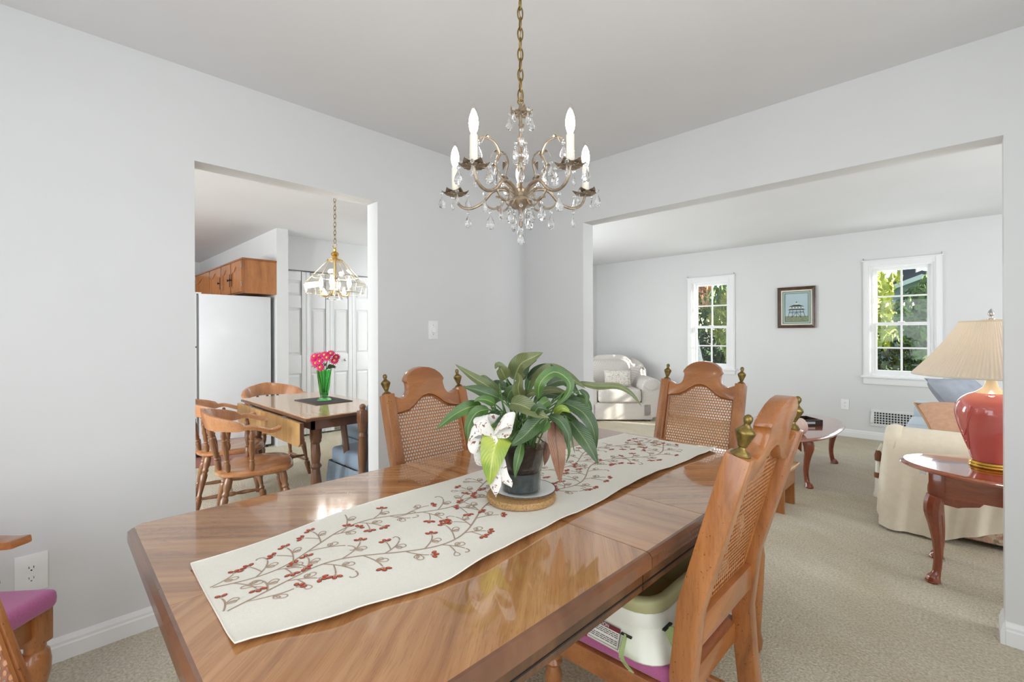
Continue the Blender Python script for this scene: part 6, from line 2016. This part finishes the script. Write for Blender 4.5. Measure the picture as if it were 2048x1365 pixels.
def lamp():
    t = thing('table_lamp', 'rose-red ceramic table lamp with a pleated cream shade', 'lamp', (0.085, 3.325, 0.5715))
    z0 = 0.5715
    MB().lathe([(0.0, 0), (0.082, 0), (0.085, 0.006), (0.080, 0.013), (0.084, 0.019), (0.078, 0.028), (0.0, 0.028)], 32).build('gold_foot', M['gold'], t)
    body = [(0.0, 0.028), (0.070, 0.028), (0.076, 0.04), (0.092, 0.10), (0.118, 0.19), (0.131, 0.25), (0.134, 0.28), (0.128, 0.31), (0.113, 0.336), (0.085, 0.36), (0.066, 0.369), (0.0, 0.37)]
    MB().lathe([(r, z) for r, z in crom2(body)], 40).build('ceramic_body', M['redvase'], t, smooth=60)
    for k in range(3):
        for j, (w, zt, zb) in enumerate(((0.62, 0.30, 0.155), (0.56, 0.305, 0.12), (0.5, 0.31, 0.085))):
            a0 = radians(205 + 120 * k)
            pts = []
            for i in range(19):
                u = -1 + 2 * i / 18
                z = zb + (zt - zb) * abs(u) ** 1.7
                a = a0 + u * w
                r = prof_r(body, z) + 0.0005
                pts.append((r * cos(a), r * sin(a), z))
            MB().tube(pts, 0.0035, 6).build('swag_ridge', M['redvase'], t)
    MB().lathe([(0.066, 0.368), (0.045, 0.382), (0.028, 0.40), (0.021, 0.425), (0.020, 0.44), (0.0, 0.44)], 28).build('ivory_neck', M['ivory'], t)
    MB().lathe([(0.0, 0.44), (0.014, 0.44), (0.014, 0.50), (0.018, 0.505), (0.018, 0.53), (0, 0.53)], 14).build('socket', M['brass'], t)
    hp = MB()
    for s in (-1, 1):
        hp.tube(crom([(s * 0.016, 0, 0.45), (s * 0.05, 0, 0.55), (s * 0.045, 0, 0.66), (0, 0, 0.735)], 5), 0.0022, 6)
    hp.build('harp', M['brass'], t)
    bl = MB().sphere((0, 0, 0.585), 0.03, 14, 10, (1, 1, 1.25)).build('bulb', emit('lit_bulb_lamp', (1.0, 0.90, 0.76, 1), 40.0), t)
    N = 120
    def sh(u, v):
        a = 2 * pi * u
        r = 0.300 + (0.115 - 0.300) * v
        r *= 1 + 0.006 * (1 if int(round(u * 2 * N)) % 2 else -1)
        sag = 0.012 * sin(pi * v)
        return ((r - sag) * cos(a), (r - sag) * sin(a), 0.462 + 0.266 * v)
    MB().surf(sh, 2 * N, 6, 0.0012).build('pleated_shade', M['shade'], t, smooth=0)
    for r, z, h in ((0.301, 0.457, 0.006), (0.116, 0.726, 0.004)):
        MB().tube([(r * cos(2 * pi * k / 64), r * sin(2 * pi * k / 64), z) for k in range(64)], h * 0.9, 6, closed=True).build('shade_trim', M['throw'], t)
    MB().lathe([(0.0, 0.735), (0.016, 0.735), (0.016, 0.739), (0.006, 0.743), (0.006, 0.75), (0.012, 0.757), (0.013, 0.766), (0.009, 0.778), (0.003, 0.787), (0, 0.79)], 14).build('finial', M['steel'], t)
    sp = MB()
    for k in range(3):
        a = 2 * pi * k / 3
        sp.tube([(0, 0, 0.735), (0.114 * cos(a), 0.114 * sin(a), 0.727)], 0.0016, 5)
    sp.build('shade_spider', M['brass'], t)
def crom2(prof):
    inner = [Vector((r, 0, z)) for r, z in prof[1:-1]]
    return [prof[0]] + [(p.x, p.z) for p in crom(inner, 4)] + [prof[-1]]
def prof_r(prof, z):
    for (r0, z0), (r1, z1) in zip(prof[1:], prof[2:]):
        if z0 <= z <= z1:
            return r0 + (r1 - r0) * (z - z0) / max(1e-6, z1 - z0)
    return prof[1][0]
lamp()

# ================================================================== LIVING ROOM: SOFA, THROW, CUSHIONS
def sofa():
    x0, x1, y0, y1 = -0.36, 0.56, 3.80, 5.98
    t = thing('sofa', 'pale blue sofa with floral skirt under a cream throw', 'sofa')
    MB().box((x0 + 0.03, y0 + 0.03, 0.03), (x1, y1 - 0.02, 0.30)).build('base', M['floral'], t, bevel=0.02)
    for k in range(3):
        ya = y0 + 0.26 + k * (y1 - y0 - 0.52) / 3
        yb_ = ya + (y1 - y0 - 0.52) / 3 - 0.006
        MB().box((x0 - 0.02, ya, 0.30), (x1 - 0.22, yb_, 0.47)).build('seat_cushion', M['sofa_blue'], t, bevel=0.04, seg=4)
    MB().box((x1 - 0.24, y0 + 0.05, 0.28), (x1, y1 - 0.05, 0.82)).build('backrest', M['sofa_blue'], t, bevel=0.07, seg=4)
    for (ya, yb_, s) in ((y0, y0 + 0.25, -1), (y1 - 0.25, y1, 1)):
        pr = []
        ym = (ya + yb_) / 2
        for k in range(9):
            a = pi * k / 8
            pr.append((ym + 0.135 * cos(a), 0.48 + 0.12 * sin(a)))
        pr += [(ya + 0.01, 0.03), (yb_ - 0.01, 0.03)]
        MB().prism(pr, x0, x1 - 0.1, 'yz').build('arm', M['sofa_blue'] if s > 0 else M['floral'], t, bevel=0.02, seg=3)
    for x in (x0 + 0.08, x1 - 0.08):
        for y in (y0 + 0.1, y1 - 0.1):
            MB().box((x - 0.03, y - 0.03, 0), (x + 0.03, y + 0.03, 0.03)).build('foot', M['dark_wood'], t, smooth=0)
    # throw over the near arm: over the top, down the near end, hem rising to the right
    th = thing('throw_blanket', 'cream throw with tassels over the near sofa arm', 'blanket')
    ym = y0 + 0.125
    def sheet(u, v):
        # u: across x (front edge -> back), v: from inside seat, over the arm, down the outer end
        x = x0 - 0.022 + (x1 - 0.02 - x0) * u
        hem = 0.015 + 0.26 * max(0, (u - 0.32) / 0.68) ** 0.9
        fold = 0.012 * sin(u * 19) + 0.008 * sin(u * 43 + v * 5)
        if v < 0.2:
            k = v / 0.2
            y, z = y0 + 0.42 - 0.14 * k, 0.492 + 0.02 * k
        elif v < 0.55:
            a = pi * (v - 0.2) / 0.35
            y, z = ym + 0.152 * cos(a), 0.495 + 0.128 * sin(a)
        else:
            k = (v - 0.55) / 0.45
            z = 0.495 + (hem - 0.495) * k
            y = y0 - 0.034 - 0.02 * sin(k * pi) - fold * k - 0.03 * k * k * (1 - u)
        bulge = 0.03 * sin(pi * min(1, v * 1.2)) * (1 - u) ** 6
        return (x - bulge, y, z)
    Lx = x1 - 0.02 - x0
    def drape(s, v):
        # skirt of the throw: along the near end, round the front corner and across the arm front
        q = -0.36 + s * (0.36 + Lx)
        rc = 0.05
        if q >= rc:
            c, nrm = Vector((x0 - 0.02 + q, y0 - 0.03)), Vector((0, -1))
        elif q > -rc:
            a = (rc - q) / (2 * rc) * pi / 2
            c = Vector((x0 - 0.02 + rc - rc * sin(a), y0 - 0.03 + rc - rc * cos(a)))
            nrm = Vector((-sin(a), -cos(a)))
        else:
            c, nrm = Vector((x0 - 0.02, y0 - 0.03 - q)), Vector((-1, 0))
        u = max(0.0, q / Lx)
        yy = (c.y - ym) / 0.15
        ztop = 0.497 + (0.128 * sqrt(max(0.0, 1 - yy * yy)) if q < rc else 0.0)
        hem = 0.015 + 0.26 * max(0, (u - 0.32) / 0.68) ** 0.9 + 0.30 * max(0, (-q - 0.05) / 0.31) ** 1.2
        def drop(k):
            z = ztop + (hem - ztop) * k
            o = 0.018 * sin(k * pi) + 0.035 * k * k * (1 - u) + (0.010 * sin(q * 34) + 0.006 * sin(q * 71 + k * 4)) * k
            return Vector((c.x + nrm.x * o, c.y + nrm.y * o, z))
        if v >= 0.4:
            return drop((v - 0.4) / 0.6)
        k = v / 0.4
        O = drop(0.0)
        if q >= rc:
            if k < 0.35:
                return Vector((c.x, y0 + 0.42 - 0.14 * k / 0.35 - 0.003, 0.492 + 0.012 * k / 0.35))
            a = pi * (k - 0.35) / 0.65
            return Vector((c.x, ym + 0.155 * cos(a), 0.497 + 0.131 * sin(a)))
        A = Vector((x0 + 0.06, min(max(c.y, ym - 0.12), ym + 0.14), 0.0))
        A.z = 0.497 + 0.131 * sqrt(max(0, 1 - ((A.y - ym) / 0.155) ** 2)) + 0.004
        P = A.lerp(O, k)
        P.z += 0.012 * sin(pi * k)
        return P
    MB().surf(drape, 90, 44, 0.004).build('blanket_drape', M['throw'], th, smooth=60)
    for k in range(3):
        yy = y0 + 0.05 + 0.05 * k
        ts = thing('tassel', ['white tassel with brown bands hanging from the throw, nearest', 'white tassel with brown bands, middle of the three on the throw', 'white tassel with brown bands, farthest on the throw'][k], 'tassel', (x0 - 0.068 - 0.006 * k, yy + 0.06 + 0.04 * k, 0), group='tassels on the cream throw')
        zt = 0.46 - 0.02 * k
        MB().tube([(0.02, 0, zt + 0.05), (0, 0, zt)], 0.004, 6).build('cord', M['tassel'], ts)
        MB().lathe([(0.008, zt - 0.07), (0.016, zt - 0.065), (0.018, zt - 0.03), (0.01, zt)], 10).build('tassel_head', M['tassel_b'], ts)
        MB().lathe([(0.018, zt - 0.15), (0.014, zt - 0.145), (0.012, zt - 0.075), (0.009, zt - 0.07)], 10).build('tassel_neck', M['tassel'], ts)
        MB().lathe([(0.019, zt - 0.18), (0.02, zt - 0.175), (0.02, zt - 0.15), (0.017, zt - 0.145)], 10).build('tassel_band', M['tassel_b'], ts)
        fr = MB()
        rnd = random.Random(k)
        for j in range(26):
            a = rnd.uniform(0, 6.3)
            r = rnd.uniform(0, 0.014)
            fr.tube([(r * cos(a), r * sin(a), zt - 0.175), (r * 1.2 * cos(a), r * 1.2 * sin(a), zt - 0.25), (r * 2.0 * cos(a), r * 2.0 * sin(a), zt - 0.31)], 0.0022, 4)
        fr.build('fringe', M['tassel'], ts)['kind'] = 'stuff'
    p1 = thing('sofa_pillow', 'grey-blue pillow leaning against the sofa back beside the window', 'pillow', (0.02, 4.80, 0.475))
    cushion(MB(), 0.25, 0.25, 0.075, Matrix.Translation((0.0, 0.0, 0.23)) @ Matrix.Rotation(radians(62), 4, 'Z') @ Matrix.Rotation(radians(-38), 4, 'X')).build('pillow_body', M['greyblue'], p1, smooth=60)
    p2 = thing('sofa_pillow', 'peach pillow with tan piping lying behind the lamp', 'pillow', (0.02, 4.27, 0.475))
    Q = Matrix.Translation((0.0, 0.0, 0.15)) @ Matrix.Rotation(radians(20), 4, 'Z') @ Matrix.Rotation(radians(-58), 4, 'X')
    cushion(MB(), 0.24, 0.22, 0.08, Q).build('pillow_body', M['peach'], p2, smooth=60)
    loop = []
    for (a, b) in [(-1 + 2 * k / 10, -1) for k in range(10)] + [(1, -1 + 2 * k / 10) for k in range(10)] + [(1 - 2 * k / 10, 1) for k in range(10)] + [(-1, 1 - 2 * k / 10) for k in range(10)]:
        pin, pin2 = 1 - 0.06 * (1 - abs(a) ** 2) * abs(b) ** 3, 1 - 0.06 * (1 - abs(b) ** 2) * abs(a) ** 3
        loop.append(Q @ Vector((a * 0.24 * pin2, 0, b * 0.22 * pin)))
    MB().tube(loop, 0.007, 6, closed=True).build('piping', M['piping'], p2)
sofa()

# ================================================================== LIVING ROOM: SMALL PIECES
def stool():
    t = thing('footstool', 'low oak stool seen past the foreground chair, before the coffee table', 'stool', (-1.0, 3.72, 0))
    MB().box((-0.125, -0.18, 0.277), (0.125, 0.18, 0.30)).build('stool_top', M['laminate'], t, bevel=0.008, seg=3)
    for s in (-1, 1):
        MB().box((-0.10, s * 0.13 - 0.012, 0.0), (0.10, s * 0.13 + 0.012, 0.277)).build('side_panel', M['oak'], t, smooth=0)
    MB().box((0.08, -0.118, 0.16), (0.10, 0.118, 0.277)).build('front_rail', M['oak_h'], t, smooth=0)
    MB().box((-0.10, -0.118, 0.16), (-0.08, 0.118, 0.277)).build('back_rail', M['oak_h'], t, smooth=0)
stool()
def side_table():
    t = thing('side_table', 'small mahogany side table beside the upholstered armchair, behind the plant', 'table', (-4.30, 5.18, 0))
    oval_top([(0.015, 0.56), (0.0, 0.568), (0.004, 0.578), (0.015, 0.582)], 0.24, 0.24, 2.0).build('top', M['mahog_h'], t, smooth=25)
    MB().lathe([(0.15, 0.49), (0.16, 0.495), (0.16, 0.56), (0, 0.56)], 24).build('apron', M['mahog'], t)
    for k in range(4):
        a = radians(45 + 90 * k)
        cabriole(MB(), 0.15 * cos(a), 0.15 * sin(a), (cos(a), sin(a)), 0.50, 0.022).build('leg', M['mahog'], t)
side_table()
